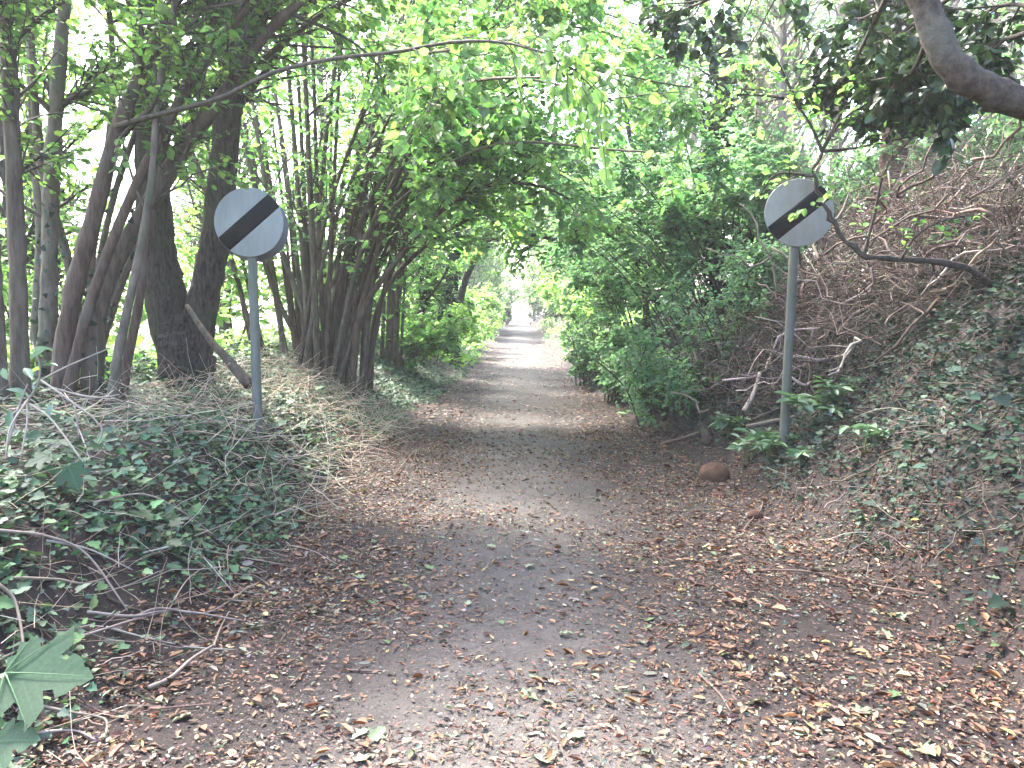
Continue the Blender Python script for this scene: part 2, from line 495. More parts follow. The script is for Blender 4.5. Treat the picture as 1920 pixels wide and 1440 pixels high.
def coppice(name, label, stems, cat='tree', group=None, bark=None, boughs=80, twigs=500, m=11, leafL=.07, tmpl=T_MID, cols=G_HAZEL, mat=None,
            bt=(.35, 1.), bl=(.8, 2.), tl=(.3, .8), bias=None, up=.15, sides=9, keep=None, twig_t=(.1, 1.), stemname='stem', extra_leaf_tr=(.15, 1.), twigmat=None, thin=True, droop=.35, tilt=.45):
    """stems: list of (polyline (n,3), r0, r1)"""
    base = np.mean([s[0][0] for s in stems], 0)
    base[2] = float(H(base[0], base[1]))
    root = thing(name, label, cat, base, group)
    n = 16
    P = np.stack([catmull(s[0], n) for s in stems]); R = np.stack([np.linspace(s[1], s[2], n) for s in stems])
    R[:, 0] *= 1.25
    for k in range(len(stems)):
        nn = 30
        p = catmull(P[k], nn); r = np.interp(np.linspace(0, 1, nn), np.linspace(0, 1, n), R[k])
        r = r * (1 + .06 * rng.normal(size=nn))
        g = tubes(p, r, sides=sides, rough=.035)
        g.build(stemname, bark or (M_HBARK, M_HBARK2, M_HBARK3)[k % 3], root, smooth_shade=True)
    w = R.mean(1); w = w / w.sum()
    B, BR = kids(P, R, boughs, bt, (.35, 1.0), bl, n=7, up=up, rad=.45, weights=w, bias=bias, rmin=.005)
    allP = B
    Tw, TR = kids(B, BR, twigs, twig_t, (.4, 1.2), tl, n=5, up=-.1, rad=.5, fall=.35, rmin=.0022)
    if thin:
        old = keep
        top = lambda p: (p[:, 2] < 1.6 + .42 * np.maximum(p[:, 1], 3.) + .5) | (rng.uniform(0, 1, len(p)) < .4)
        keep = top if old is None else (lambda p: old(p) & top(p))
    if keep is not None:
        kb = keep(B.mean(1)); B2, BR2 = B[kb], BR[kb]
        kt = keep(Tw.mean(1)); Tw, TR = Tw[kt], TR[kt]
    else: B2, BR2 = B, BR
    g = tubes(B2, BR2, sides=5, cap=False); tubes(Tw, TR, sides=3, geo=g, cap=False)
    g.build('twigs', twigmat or M_TWIG, root, kind='stuff', smooth_shade=True)
    g = Geo()
    twig_leaves(g, Tw, m, leafL, tmpl, cols, keep=keep, tr=extra_leaf_tr, droop=droop, tilt=tilt)
    twig_leaves(g, B2, m // 2, leafL, tmpl, cols, keep=keep, tr=(.4, 1.), droop=droop, tilt=tilt)
    g.build('foliage', mat or M_HAZEL, root, kind='stuff')
    return root, P, R

def grounded(p, sink=.12):
    p = np.array(p, float)
    p[0, 2] = min(p[0, 2], float(H(p[0, 0], p[0, 1])) - sink)
    return p

# --- hazel at the left edge
SA = [([(38, 760), (35, 560), (25, 300), (8, 0), (-10, -400)], 6.4, .078, .04),
      ([(85, 740), (92, 560), (95, 380), (105, 200), (122, 0), (150, -350)], 7.2, .085, .045),
      ([(110, 735), (135, 560), (178, 400), (225, 230), (290, 80), (340, -30), (480, -350)], 6.8, .082, .035),
      ([(170, 735), (190, 560), (262, 410), (345, 270), (420, 175), (510, 50), (590, -20), (820, -260)], 6.9, .082, .03),
      ([(205, 745), (235, 600), (262, 470), (285, 330), (300, 150), (350, -100)], 6.6, .042, .02),
      ([(224, 740), (257, 590), (274, 460), (300, 330), (335, 180), (420, 0)], 6.9, .042, .02),
      ([(140, 735), (150, 640), (125, 480), (80, 330), (60, 100), (40, -300)], 7.6, .06, .03),
      ([(60, 720), (70, 560), (75, 430), (62, 250), (55, 0), (40, -200)], 7.9, .05, .03),
      ([(2, 760), (-10, 500), (-30, 200), (-60, -200)], 6.2, .06, .03),
      ([(180, 700), (170, 500), (200, 300), (212, 120), (190, -100)], 8.2, .05, .025),
      ([(150, 720), (190, 470), (235, 300), (310, 120), (400, -60)], 8.4, .04, .02)]
SA += [([(120, 735), (200, 480), (330, 200), (520, -40), (760, -160), (980, -150)], 6.7, .05, .015), ([(160, 735), (260, 450), (420, 190), (600, 30), (800, -60), (960, -60)], 7.6, .045, .012)]
stemsA = [(grounded(pxline(l, Y)), r0, r1) for l, Y, r0, r1 in SA]
rootA, PA, RA = coppice('hazel_tree', 'many stemmed hazel at the left edge, thick bare stems leaning across the forked tree', stemsA,
                        thin=False, boughs=130, twigs=1500, m=11, leafL=.064, tmpl=T_MID, cols=G_LEFT, bt=(.45, 1.), bl=(.8, 2.2), bias=(.15, .1, .1),
                        keep=lambda p: (p[:, 2] > 2.6) & ~((p[:, 1] < 2.2)))
def ivy_foot(P, r, n, root, L=.05):
    t = rng.uniform(0, 1, n) ** 1.6; pos, tan = along(P[None], np.zeros(n, int), t * .45)
    out = nrm(np.cross(tan, runit(n))); pos = pos + out * (r + rng.uniform(0, .05, n))[:, None]
    LL = L * rng.uniform(.6, 1.3, n)
    leaves(Geo(), pos, nrm(np.array([0, 0, -1.]) + .7 * rng.normal(size=(n, 3))), out + .4 * rng.normal(size=(n, 3)), LL, LL * .95, T_IVY, palette(n, G_IVY)).build('ivy', M_IVY, root, 'stuff')
for k_, n_ in ((1, 130), (3, 170), (6, 220), (9, 200)): ivy_foot(PA[k_], .085, n_, rootA)
# long thin boughs of that hazel reaching over the lane
for pts, r0 in (([(215, 236, 6.7), (300, 214, 6.5), (410, 185, 6.2), (480, 150, 6.), (540, 128, 5.9), (640, 108, 5.7), (740, 98, 5.5), (840, 80, 5.3), (930, 78, 5.1), (1010, 96, 4.9), (1070, 125, 4.8), (1130, 185, 4.7)], .021),
                ([(345, 24, 6.8), (440, 5, 6.5), (520, -12, 6.3), (640, -40, 6.)], .022),
                ([(366, 262, 6.8), (420, 250, 6.7), (450, 238, 6.6)], .008)):
    p = pxline(pts, n=26)
    tubes(p, np.linspace(r0, .004, 26), sides=6, rough=.05).build('branch', M_TWIG, rootA, smooth_shade=True)

# large backlit leaves hanging from the end of the long bough
bp_ = pxline([(740, 98, 5.5), (840, 80, 5.3), (930, 78, 5.1), (1010, 96, 4.9), (1070, 125, 4.8), (1130, 185, 4.7)], n=12)
tw, trr = kids(bp_[None], np.full((1, 12), .008), 34, (.0, 1.), (.3, 1.1), (.25, .75), n=5, up=-.55, fall=.2, rmin=.002)
tubes(tw, trr, sides=4, cap=False).build('twigs', M_TWIG, rootA, kind='stuff')
single = leaves(Geo(), np.zeros((1, 3)), np.array([[1., 0, 0]]), np.array([[0, 0, 1.]]), 1., .82, T_OV, np.ones((1, 3)))
LEAF_MESH = []
for c in palette(5, G_BRIGHT, jit=.08):
    g = leaves(Geo(), np.zeros((1, 3)), np.array([[1., 0, 0]]), np.array([[0, 0, 1.]]), 1., .82, T_OV, np.array([c]))
    me = g.mesh('leaf'); me.materials.append(M_HAZEL); LEAF_MESH.append(me)
from mathutils import Matrix
def place(me, name, pos, d, nn, s, parent=None):
    d = nrm(np.asarray(d, float)); sd_ = nrm(np.cross(nn, d)); n2 = np.cross(d, sd_)
    M = Matrix([[*x, 0] for x in (d * s, sd_ * s, n2 * s)] + [[0, 0, 0, 1]]).transposed()
    M = Matrix.Translation(Vector(pos)) @ M
    o = bpy.data.objects.new(name, me); COL.objects.link(o)
    if parent is not None:
        o.parent = parent; M = parent.matrix_basis.inverted() @ M
    o.matrix_basis = M
    return o
idx = np.repeat(np.arange(len(tw)), 8); tt = rng.uniform(.15, 1, len(idx))
lp, lt = along(tw, idx, tt)
for k in range(len(lp)):
    d = lt[k] * .5 + rng.normal(size=3) * .5 + np.array([0, 0, -.75])
    place(LEAF_MESH[k % 5], 'leaf', lp[k], d, np.array([0, -.35, 1]) + .45 * rng.normal(size=3), rng.uniform(.05, .085), rootA)

# --- forked oak
ob = at(348, 700, 8.5)
oroot = thing('forked_tree', 'thick dark tree that forks into two limbs near its base behind the left sign', 'tree', (ob[0], ob[1], float(H(ob[0], ob[1]))))
def limb(pts, Y, r, name, sides=16, n=44, lump=.05):
    p = pxline(pts, Y, n); rr = np.interp(np.linspace(0, 1, n), np.linspace(0, 1, len(r)), r) * (1 + .025 * rng.normal(size=n))
    return tubes(p, rr, sides=sides, rough=lump).build(name, M_OBARK, oroot, smooth_shade=True), p
limb([(347, 800), (349, 730), (348, 680), (344, 630), (342, 590)], 8.5, [.40, .30, .275, .26, .22], 'trunk')
_, L1 = limb([(340, 700), (328, 640), (312, 560), (300, 500), (290, 420), (286, 330), (285, 220), (280, 100), (272, 0), (255, -320)], 8.5, [.2, .21, .21, .2, .185, .175, .165, .16, .15, .13], 'limb')
_, L2 = limb([(358, 700), (366, 630), (380, 560), (398, 480), (410, 400), (420, 300), (428, 200), (438, 100), (452, 0), (500, -300)], 8.5, [.2, .19, .165, .15, .148, .145, .14, .14, .135, .11], 'limb')
limb([(372, 690), (392, 680), (402, 668)], 8.4, [.12, .07, .03], 'burr', n=10)
limb([(330, 690, 8.2), (352, 694, 8.15), (366, 712, 8.15), (373, 738, 8.2)], 8.2, [.02, .022, .02, .018], 'root', sides=7, n=14)
P2 = np.stack([catmull(L1[20:], 16), catmull(L2[20:], 16)]); R2 = np.full((2, 16), .12)
B, BR = kids(P2, R2, 26, (.3, 1.), (.5, 1.1), (1.2, 2.8), n=7, up=.3, rad=.35, rmin=.008)
Tw, TR = kids(B, BR, 380, (.1, 1.), (.4, 1.2), (.3, .8), n=5, up=-.1, rmin=.0025)
kt = (Tw[:, 2, 2] > 3.0) & ((Tw[:, 2, 2] < 5.8) | (rng.uniform(0, 1, len(Tw)) < .25))
g = tubes(B, BR, 5, cap=False); tubes(Tw[kt], TR[kt], 3, g, cap=False); g.build('twigs', M_TWIG, oroot, 'stuff', True)
twig_leaves(Geo(), Tw[kt], 10, .08, T_MID, G_HAZEL).build('foliage', M_HAZEL, oroot, 'stuff')

# fallen stem leaning on the oak
p = pxline([(350, 572, 8.15), (390, 632, 8.0), (425, 672, 7.9), (468, 722, 7.8)], n=20)
o = tubes(p, np.linspace(.02, .06, 20), 8, rough=.05).build('leaning_pole', M_HBARK, smooth_shade=True)
tag(o, 'grey bare pole leaning against the fork of the thick dark tree', 'branch')

# --- big fan shaped hazel behind the left sign
def fan(cx, Y, n, rad, lean, height, r, seed_px=None, lane=.0):
    c = at(cx, 660, Y); out = []
    for k in range(n):
        a = rng.uniform(0, 2 * math.pi); q = math.sqrt(rng.uniform(0.05, 1)) * rad
        b = np.array([c[0] + q * math.cos(a), c[1] + .7 * q * math.sin(a), 0]); b[2] = float(H(b[0], b[1])) - .1
        h = rng.uniform(.75, 1.15) * height; le = lean * (q / rad) * rng.uniform(.6, 1.3)
        d = np.array([math.cos(a) * le + lane * rng.uniform(0, 1), math.sin(a) * le * .8, 0])
        j = rng.normal(0, .12, 3) * np.array([1, 1, 0])
        pts = [b, b + d * h * .28 + [0, 0, .36 * h] + j * .5, b + d * h * .7 + [0, 0, .7 * h] + j, b + d * h * 1.35 + [0, 0, .98 * h] + 2 * j]
        out.append((catmull(pts, 12), r * rng.uniform(.6, 1.25), r * .35))
    return out
stemsD = fan(598, 12.5, 28, .95, .32, 6.6, .045)
for l, Y in (([(640, 660), (658, 540), (720, 440), (790, 360), (850, 300), (905, 268), (980, 258), (1060, 275)], 12.2),
             ([(655, 665), (692, 560), (760, 470), (840, 385), (930, 345), (1015, 350), (1080, 380)], 11.8),
             ([(690, 660), (722, 545), (800, 460), (900, 402), (1000, 382), (1060, 390)], 13.2),
             ([(600, 660), (560, 560), (520, 440), (490, 300), (470, 150), (462, 0)], 12.2),
             ([(570, 660), (520, 560), (490, 470), (450, 330), (430, 200)], 12.4),
             ([(630, 660), (650, 480), (720, 330), (800, 180), (900, 60), (1000, -20)], 12.3),
             ([(620, 660), (640, 450), (690, 250), (740, 100), (800, -60)], 12.6)):
    stemsD.append((grounded(pxline(l, Y)), .05, .014))
for k in range(26):
    b = np.array([-3.0 + rng.uniform(-.5, .6), 12.4 + rng.uniform(-.6, .6), 0]); b[2] = float(H(b[0], b[1])) - .1
    e = np.array([rng.uniform(-.8, 2.7), rng.uniform(6.5, 14.5), rng.uniform(3.2, 6.9)])
    m1 = b + np.array([.2 * (e[0] - b[0]), .12 * (e[1] - b[1]), .55 * (e[2] - b[2]) + .4]); m2 = b + np.array([.6 * (e[0] - b[0]), .5 * (e[1] - b[1]), .98 * (e[2] - b[2]) + .5])
    stemsD.append((catmull([b, m1, m2, e], 14), .034, .011))
coppice('hazel_tree', 'big fan shaped hazel of many thin stems behind the left sign, arching over the track', stemsD,
        boughs=760, twigs=7400, m=9, leafL=.092, bt=(.25, 1.), bl=(.7, 2.), bias=(.12, -.05, 0), sides=7,
        keep=lambda p: (p[:, 2] > 1.4) & ~((p[:, 2] < 2.6) & (p[:, 0] > -1.6)) & ~((p[:, 0] < -1.5) & (rng.uniform(0, 1, len(p)) < .62)))

# --- next hazels down the left side
stemsE = fan(705, 17, 12, .55, .12, 6.5, .045, lane=.05)
coppice('hazel_tree', 'upright leafy hazel clump left of the track beyond the fan shaped one', stemsE, boughs=80, twigs=560, m=9, leafL=.095,
        bt=(.15, 1.), bl=(.6, 1.7), bias=(.1, -.1, 0), sides=6, keep=lambda p: (p[:, 2] > 1.) & ~((p[:, 2] < 2.4) & (p[:, 0] > -1.7)))
p = grounded(pxline([(785, 690), (786, 560), (784, 420), (790, 250), (800, 60), (810, -100)], 19.5))
coppice('tall_tree', 'straight grey trunk with ivy leaves standing left of the track behind the hazels', [(p, .13, .07)], boughs=40, twigs=600, m=9, leafL=.1,
        bt=(.1, 1.), bl=(.6, 2.4), stemname='trunk', keep=lambda p: ~((p[:, 2] < 2.4) & (p[:, 0] > -1.5)))

def ivy_on(path, r, n, root, L=.07, spread=.06):
    P = path[None]
    t = rng.uniform(0, 1, n); pos, tan = along(P, np.zeros(n, int), t)
    out = nrm(np.cross(tan, runit(n)))
    pos = pos + out * (r + rng.uniform(0, spread, n))[:, None]
    d = nrm(np.array([0, 0, -1.]) + .6 * rng.normal(size=(n, 3)))
    LL = L * rng.uniform(.6, 1.3, n)
    leaves(Geo(), pos, d, out + .4 * rng.normal(size=(n, 3)), LL, LL * .95, T_IVY, palette(n, G_IVY)).build('ivy', M_IVY, root, 'stuff')
p1 = grounded(pxline([(850, 670), (838, 560), (862, 440), (890, 320), (905, 220), (930, 80)], 23))
r_, _, _ = coppice('ivy_clad_tree', 'dark leaning trunk wrapped in ivy on the left side of the track', [(p1, .17, .09)], boughs=40, twigs=700, m=9, leafL=.11,
        bt=(.45, 1.), bl=(1., 2.6), stemname='trunk', bark=M_OBARK, bias=(.2, 0, .1))
ivy_on(p1, .16, 2600, r_, .11, .14)
p2 = grounded(pxline([(846, 675), (868, 540), (915, 440), (965, 380), (1020, 300)], 24.5))
coppice('leaning_tree', 'bare thin stem leaning right beside the ivy wrapped trunk', [(p2, .13, .06)], boughs=30, twigs=420, m=9, leafL=.11,
        bt=(.4, 1.), bl=(1., 2.4), stemname='trunk', bark=M_OBARK)

# ------------------------------------------------------------------ shrubs
def shrub(name, label, base, rad, height, n, twigs, m, L, cols, mat=M_HAZEL, lean=(0, 0), tmpl=T_MID, cat='shrub', group=None, bark=None, keep=None, droop=.35, tilt=.35, low=.1, r=.014, spread=.9):
    base = np.array(base, float); stems = []
    for k in range(n):
        a = rng.uniform(0, 2 * math.pi); q = math.sqrt(rng.uniform(0, 1)) * rad * .35
        b = base[:2] + q * np.array([math.cos(a), math.sin(a)]); z = float(H(*b)) - .05
        b = np.array([b[0], b[1], z]); h = height * rng.uniform(.65, 1.1)
        e = b + np.array([rad * spread * math.cos(a) * rng.uniform(.4, 1.1) + lean[0] * h, rad * spread * math.sin(a) * rng.uniform(.4, 1.1) + lean[1] * h, h])
        mid_ = (b + e) / 2 + np.array([-.12 * rad * math.cos(a), -.12 * rad * math.sin(a), .1 * h])
        stems.append((catmull([b, mid_, e, e + (e - mid_) * np.array([.4, .4, -.05])], 10), r, r * .4))
    if keep is not None:
        ok = [st for st in stems if keep(st[0]).mean() > .68]
        stems = ok if len(ok) > 2 else stems
    return coppice(name, label, stems, cat=cat, group=group, boughs=n * 7, twigs=twigs, m=m, leafL=L, cols=cols, mat=mat, tmpl=tmpl, bt=(low, 1.), bl=(.35 * rad, .8 * rad), tl=(.15 * rad + .1, .3 * rad + .2),
                   up=0, sides=5, bark=bark or M_TWIG, keep=keep, droop=droop, tilt=tilt)

lanekeep = lambda m_=1.35, over=.45: (lambda p: (p[:, 0] > np.where(p[:, 2] > .95, over, np.where(p[:, 2] > .6, .5 * (m_ + over), m_)) + .22 * np.sin(p[:, 1] * 3) * np.cos(p[:, 2] * 4)))
# right hand leafy shrubs drooping towards the track
RS = [(1120, 700, 19, 1.5, 2., 'leafy shrub overhanging the right edge of the track farthest from the signs'),
      (1210, 700, 15.5, 1.5, 2.1, 'drooping leafy shrub in the middle of the row on the right of the track'),
      (1275, 690, 13.5, 1.3, 2.3, 'low blue green shrub spreading beside the track just left of the brushwood'),
      (1345, 640, 14.5, 1.3, 1.8, 'leafy shrub half hidden behind the others above the right bank')]
for px, py, Y, rad, h, lab in RS:
    b = at(px, py, Y) + [.75, 0, 0]
    shrub('leafy_shrub', lab, b, rad, h * 1.05, 17, 820, 10, .09, G_BLUE, lean=(-.62, -.1), keep=lanekeep(1.3), droop=.1, tilt=.2, spread=.95, low=.12)
b = at(1235, 735, 11.5); shrub('leafy_shrub', 'dark low shrub at the foot of the right bank nearest the track', b, .95, 1., 11, 620, 10, .06, G_BLUE, keep=lanekeep(1.5, 1.2), low=.02)
b = at(1130, 700, 14.5); shrub('leafy_shrub', 'low shrub under the drooping sprays beside the right edge of the track', b, .95, 1., 11, 620, 10, .07, G_BLUE, keep=lanekeep(1.4, 1.1), low=.02)
b = at(1095, 680, 18); shrub('leafy_shrub', 'far low shrub at the right edge of the track in front of the sunlit patch', b, .95, 1.2, 11, 620, 10, .08, G_BLUE, keep=lanekeep(1.25, 1.), low=.02)
b = at(1370, 640, 10.5); shrub('leafy_shrub', 'small leaved shrub left of the right sign among dead sticks', b, .8, 1.7, 9, 500, 9, .05, G_BLUE, lean=(-.1, 0))

# arching tree on the right that closes the tunnel
SH = [([(1300, 640), (1240, 575), (1190, 520), (1120, 480), (1040, 448), (960, 440), (890, 462)], 20, .12, .03),
      ([(1310, 640), (1260, 560), (1200, 480), (1130, 400), (1050, 330), (980, 300)], 20.5, .1, .03),
      ([(1320, 640), (1290, 520), (1270, 400), (1230, 250), (1190, 100)], 21, .11, .05)]
coppice('arching_tree', 'dark boughs arching from the right bank low over the far end of the tunnel', [(grounded(pxline(l, Y)), a, b_) for l, Y, a, b_ in SH], bark=M_OBARK,
        boughs=110, twigs=1700, m=10, leafL=.105, bt=(.2, 1.), bl=(.9, 2.6), cols=G_HAZEL, up=0., stemname='trunk', keep=lambda p: (p[:, 2] > 2.1) | (p[:, 0] > 1.7))
p = grounded(pxline([(1345, 560), (1335, 480), (1330, 400), (1335, 300), (1350, 200), (1352, 60)], 14.5))
r_, _, _ = coppice('ivy_clad_tree', 'ivy covered leaning trunk on the right bank left of the right sign', [(p, .1, .06)], boughs=24, twigs=260, m=9, leafL=.08, bt=(.5, 1.), bl=(.7, 1.6), stemname='trunk', bark=M_OBARK, cols=G_MIDD)
ivy_on(p, .1, 2000, r_, .085, .13)
p = grounded(pxline([(1215, 560), (1195, 340), (1178, 240), (1176, 190), (1200, 150), (1225, 110)], 16.5))
coppice('bare_tree', 'thin dark crooked trunk with few leaves rising over the right hand shrubs', [(p, .06, .025)], boughs=16, twigs=150, m=7, leafL=.08, bt=(.5, 1.), bl=(.6, 1.5), stemname='trunk', bark=M_OBARK, cols=G_BLUE)

# ------------------------------------------------------------------ background trees
ORD = ['leftmost', 'second', 'third', 'fourth', 'fifth', 'sixth', 'seventh', 'eighth', 'ninth', 'tenth', 'eleventh', 'twelfth', 'thirteenth', 'fourteenth', 'fifteenth', 'sixteenth', 'seventeenth', 'eighteenth']
def ordinals(pts):
    o = np.argsort([p[0] / p[1] for p in pts]); r = [0] * len(pts)
    for i, k in enumerate(o): r[k] = i
    return [('leftmost tree' if i == 0 else ('rightmost tree' if i == len(pts) - 1 else ORD[i] + ' tree from the left')) for i in r]
def bgtree(name, label, x, y, h, r, crown_lo, crown_r, nb, nt, m, L, cols, lean=0., bark=None, mat=M_FARLEAF, group=None, keep=None, tmpl=T_DIA, sides=8, up=.2):
    z = float(H(x, y)) - .1
    pts = [(x, y, z), (x + lean * .3 * h + rng.normal(0, .1), y, z + .33 * h), (x + lean * .66 * h + rng.normal(0, .15), y, z + .66 * h), (x + lean * h, y, z + h)]
    return coppice(name, label, [(catmull(pts, 14), r, r * .35)], group=group, boughs=nb, twigs=nt, m=m, leafL=L, cols=cols, bt=(crown_lo, 1.), bl=(crown_r * .5, crown_r), tl=(.4, 1.1), mat=mat,
                   bark=bark or M_OBARK, stemname='trunk', tmpl=tmpl, sides=sides, up=up, keep=keep, tilt=.7, twigmat=bark)
# left row between track and field
LB = [(-3.9, 27.2, 9, .12), (-4.6, 25, 9, .12), (-7.5, 12, 9, .12), (-9.5, 11, 10, .14), (-6.2, 17, 9, .11), (-9.5, 16, 10, .13), (-5.4, 22, 10, .12), (-13, 15, 9, .13), (-8.5, 23, 10, .13), (-14, 21, 10, .14), (-11, 28, 11, .15)]
GL = 'trees between the track and the field'
OL = ordinals(LB)
for k, (x, y, h, r) in enumerate(LB):
    bgtree('woodland_tree', OL[k] + ' in the light leafy row between the track and the field', x, y, h, r, .2, 2.5, 60, 560 if k > 1 else 900, 10, .105, G_LEFT, group=GL, lean=.16 if k < 2 else 0., keep=(lambda p: (p[:, 2] > 2.3) | (p[:, 0] < -1.9)) if k < 2 else None)
# right hand wood
RB = [(6.5, 13, 11, .12), (8., 16, 12, .16), (5.6, 18, 11, .11), (10, 14, 12, .17), (7., 22, 12, .16), (11.5, 20, 13, .2), (9., 27, 12, .18), (5.5, 27, 12, .15), (13, 26, 13, .2), (4.6, 33, 11, .16), (6.9, 10.6, 11, .09), (8.8, 11.5, 11, .1), (5.5, 20.5, 12, .13), (6.2, 16.6, 11, .12), (4.6, 23.5, 12, .13), (4.3, 14.2, 10, .09)]
GR = 'slender trees in the wood on the right bank'
OL = ordinals(RB)
for k, (x, y, h, r) in enumerate(RB):
    bgtree('woodland_tree', OL[k] + ' among the slender pale trunks of the right hand wood', x, y, h, r, .06, 2.5, 85, 470, 9, .085, G_PALE, bark=M_PALE, group=GR, lean=rng.uniform(-.06, .06))
p = grounded(pxline([(1655, 520), (1664, 440), (1672, 330), (1684, 220), (1696, 100), (1705, -60)], 12.5))
coppice('pine_tree', 'stout reddish brown pine trunk in the wood right of the right sign', [(p, .23, .18)], boughs=14, twigs=120, m=9, leafL=.08, bt=(.75, 1.), bl=(1., 2.), stemname='trunk', bark=M_PINE, cols=G_DARK, mat=M_DARKLEAF)
p = grounded(pxline([(1900, 480), (1894, 330), (1890, 180), (1888, -40)], 12.))
coppice('birch_tree', 'pale slim trunk at the right edge of the wood behind the brushwood', [(p, .12, .1)], boughs=8, twigs=60, m=8, leafL=.07, bt=(.7, 1.), bl=(.8, 1.6), stemname='trunk', bark=M_PALE, cols=G_BLUE)
# far end beyond the clearing
FB = [(-2.5, 60.5, 9), (2.4, 62, 9), (-3.2, 50.5, 9), (-2.8, 56, 9), (3., 55, 9), (-4.6, 53, 10), (-3.6, 60, 10), (3.6, 52, 10), (4.2, 58, 11), (-6.5, 66, 12), (2.6, 66, 10), (7, 62, 12), (-1.9, 76, 11), (1.4, 79, 11), (6.8, 46, 10)]
GF = 'trees beyond the bright clearing'
OL = ordinals(FB)
for k, (x, y, h) in enumerate(FB):
    bgtree('woodland_tree', OL[k] + ' of the distant trees closing the tunnel beyond the clearing', x, y, h, .14, .04, 3.2, 60, 620, 11, .2, G_BRIGHT, group=GF, keep=lambda p: (p[:, 2] > 3.8) | (np.abs(p[:, 0]) > 1.5) | (p[:, 1] > 68))
# bushes both sides of the clearing
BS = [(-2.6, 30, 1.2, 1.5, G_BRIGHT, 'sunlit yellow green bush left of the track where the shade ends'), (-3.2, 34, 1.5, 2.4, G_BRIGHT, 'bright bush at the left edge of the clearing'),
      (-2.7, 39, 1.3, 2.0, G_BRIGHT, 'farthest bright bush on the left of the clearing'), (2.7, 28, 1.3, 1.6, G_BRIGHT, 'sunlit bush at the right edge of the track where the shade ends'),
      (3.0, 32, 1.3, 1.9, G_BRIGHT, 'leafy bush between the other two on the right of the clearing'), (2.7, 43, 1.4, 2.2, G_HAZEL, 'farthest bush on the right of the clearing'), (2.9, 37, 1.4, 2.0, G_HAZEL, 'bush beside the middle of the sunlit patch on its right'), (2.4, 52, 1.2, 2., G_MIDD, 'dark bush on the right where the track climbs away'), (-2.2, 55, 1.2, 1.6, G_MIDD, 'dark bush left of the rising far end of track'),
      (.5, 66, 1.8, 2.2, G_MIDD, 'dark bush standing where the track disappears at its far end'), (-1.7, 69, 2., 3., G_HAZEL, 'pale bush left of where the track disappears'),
      (-2.7, 17.2, .8, .9, G_HAZEL, 'low leafy plants at the left verge beside the upright hazel clump'), (-2.5, 21, .9, 1.2, G_BRIGHT, 'leafy bush at the left verge before the ivy wrapped trunk'),
      (-2.4, 26.5, 1., 1.5, G_BRIGHT, 'bright bush at the left verge just beyond the ivy wrapped trunk'), (-4., 21, 1.2, 2., G_BRIGHT, 'tall light bush between the grey trunk and the ivy wrapped trunk'),
      (-5.2, 13.5, 1.3, 1.6, G_BRIGHT, 'bright undergrowth bush seen between the left trunks'), (-6.4, 10.5, 1.5, 1.8, G_BRIGHT, 'bright bush in the light behind the forked tree'), (-4.4, 18.5, 1.2, 1.5, G_HAZEL, 'leafy bush behind the fan shaped hazel'),
      (-8.6, 11.5, 1.6, 1.9, G_BRIGHT, 'bright bush far left behind the hazel stems'), (-3.3, 24, 1., 1.2, G_HAZEL, 'low bush at the foot of the ivy wrapped trunk')]
for x, y, rad, h, cols, lab in BS:
    shrub('bush', lab, (x, y, 0), rad, h, 9, 420, 10, .09 if y < 25 else .13, cols, tmpl=T_MID if y < 25 else T_DIA, cat='bush', keep=(lambda p: np.abs(p[:, 0]) > np.where((p[:, 2] > .8) & (p[:, 1] > 28), .62, 1.4)) if abs(x) < 4 else None, lean=((-.25 * np.sign(x), 0) if abs(x) < 3.5 else (0, 0)))
# undergrowth in the right hand wood
US = [(5.2, 12.5), (6.8, 11.5), (8.4, 12.5), (5.2, 15.5), (7.5, 15), (9.5, 17), (6, 20), (8.5, 22), (4.4, 22), (12, 17)]
OL = [q.replace('tree', 'shrub') for q in ordinals(US)]
for k, (x, y) in enumerate(US):
    shrub('undergrowth_shrub', OL[k] + ' in the pale undergrowth under the right hand wood', (x, y, 0), 1.4, 2.3, 9, 330, 10, .075, G_BLUE, group='undergrowth in the right hand wood', bark=M_PALE, tmpl=T_DIA)

# ------------------------------------------------------------------ right foreground: limb with dark leaves and the crooked branch
limbp = pxline([(2250, 300, 4.9), (2080, 235, 4.8), (1920, 192, 4.7), (1850, 162, 4.65), (1800, 118, 4.6), (1765, 60, 4.6), (1735, 0, 4.6), (1690, -70, 4.6), (1600, -160, 4.7)], n=30)
tb = limbp[0]
droot = thing('overhanging_tree', 'dark leaved tree whose thick limb hangs into the top right corner', 'tree', (tb[0] + .5, tb[1], float(H(tb[0] + .5, tb[1]))))
trunkp = catmull([(tb[0] + .5, tb[1] + .1, float(H(tb[0] + .5, tb[1])) - .1), (tb[0] + .35, tb[1], tb[2] - .6), (tb[0] + .1, tb[1], tb[2] + .15), (tb[0] + .3, tb[1] + .1, tb[2] + 2), (tb[0] + .5, tb[1], tb[2] + 4.5)], 24)
tubes(trunkp, np.linspace(.2, .12, 24), 12, rough=.03).build('trunk', M_HBARK, droot, smooth_shade=True)
tubes(limbp + .012 * np.cumsum(rng.normal(size=(30, 3)), 0) * np.array([1, .3, 1]) * .5, np.linspace(.1, .06, 30) * (1 + .05 * rng.normal(size=30) + .22 * np.exp(-((np.arange(30) - 13) / .9) ** 2) + .18 * np.exp(-((np.arange(30) - 18.5) / .8) ** 2)), 14, rough=.06)  .build('limb', M_LIMB, droot, smooth_shade=True)
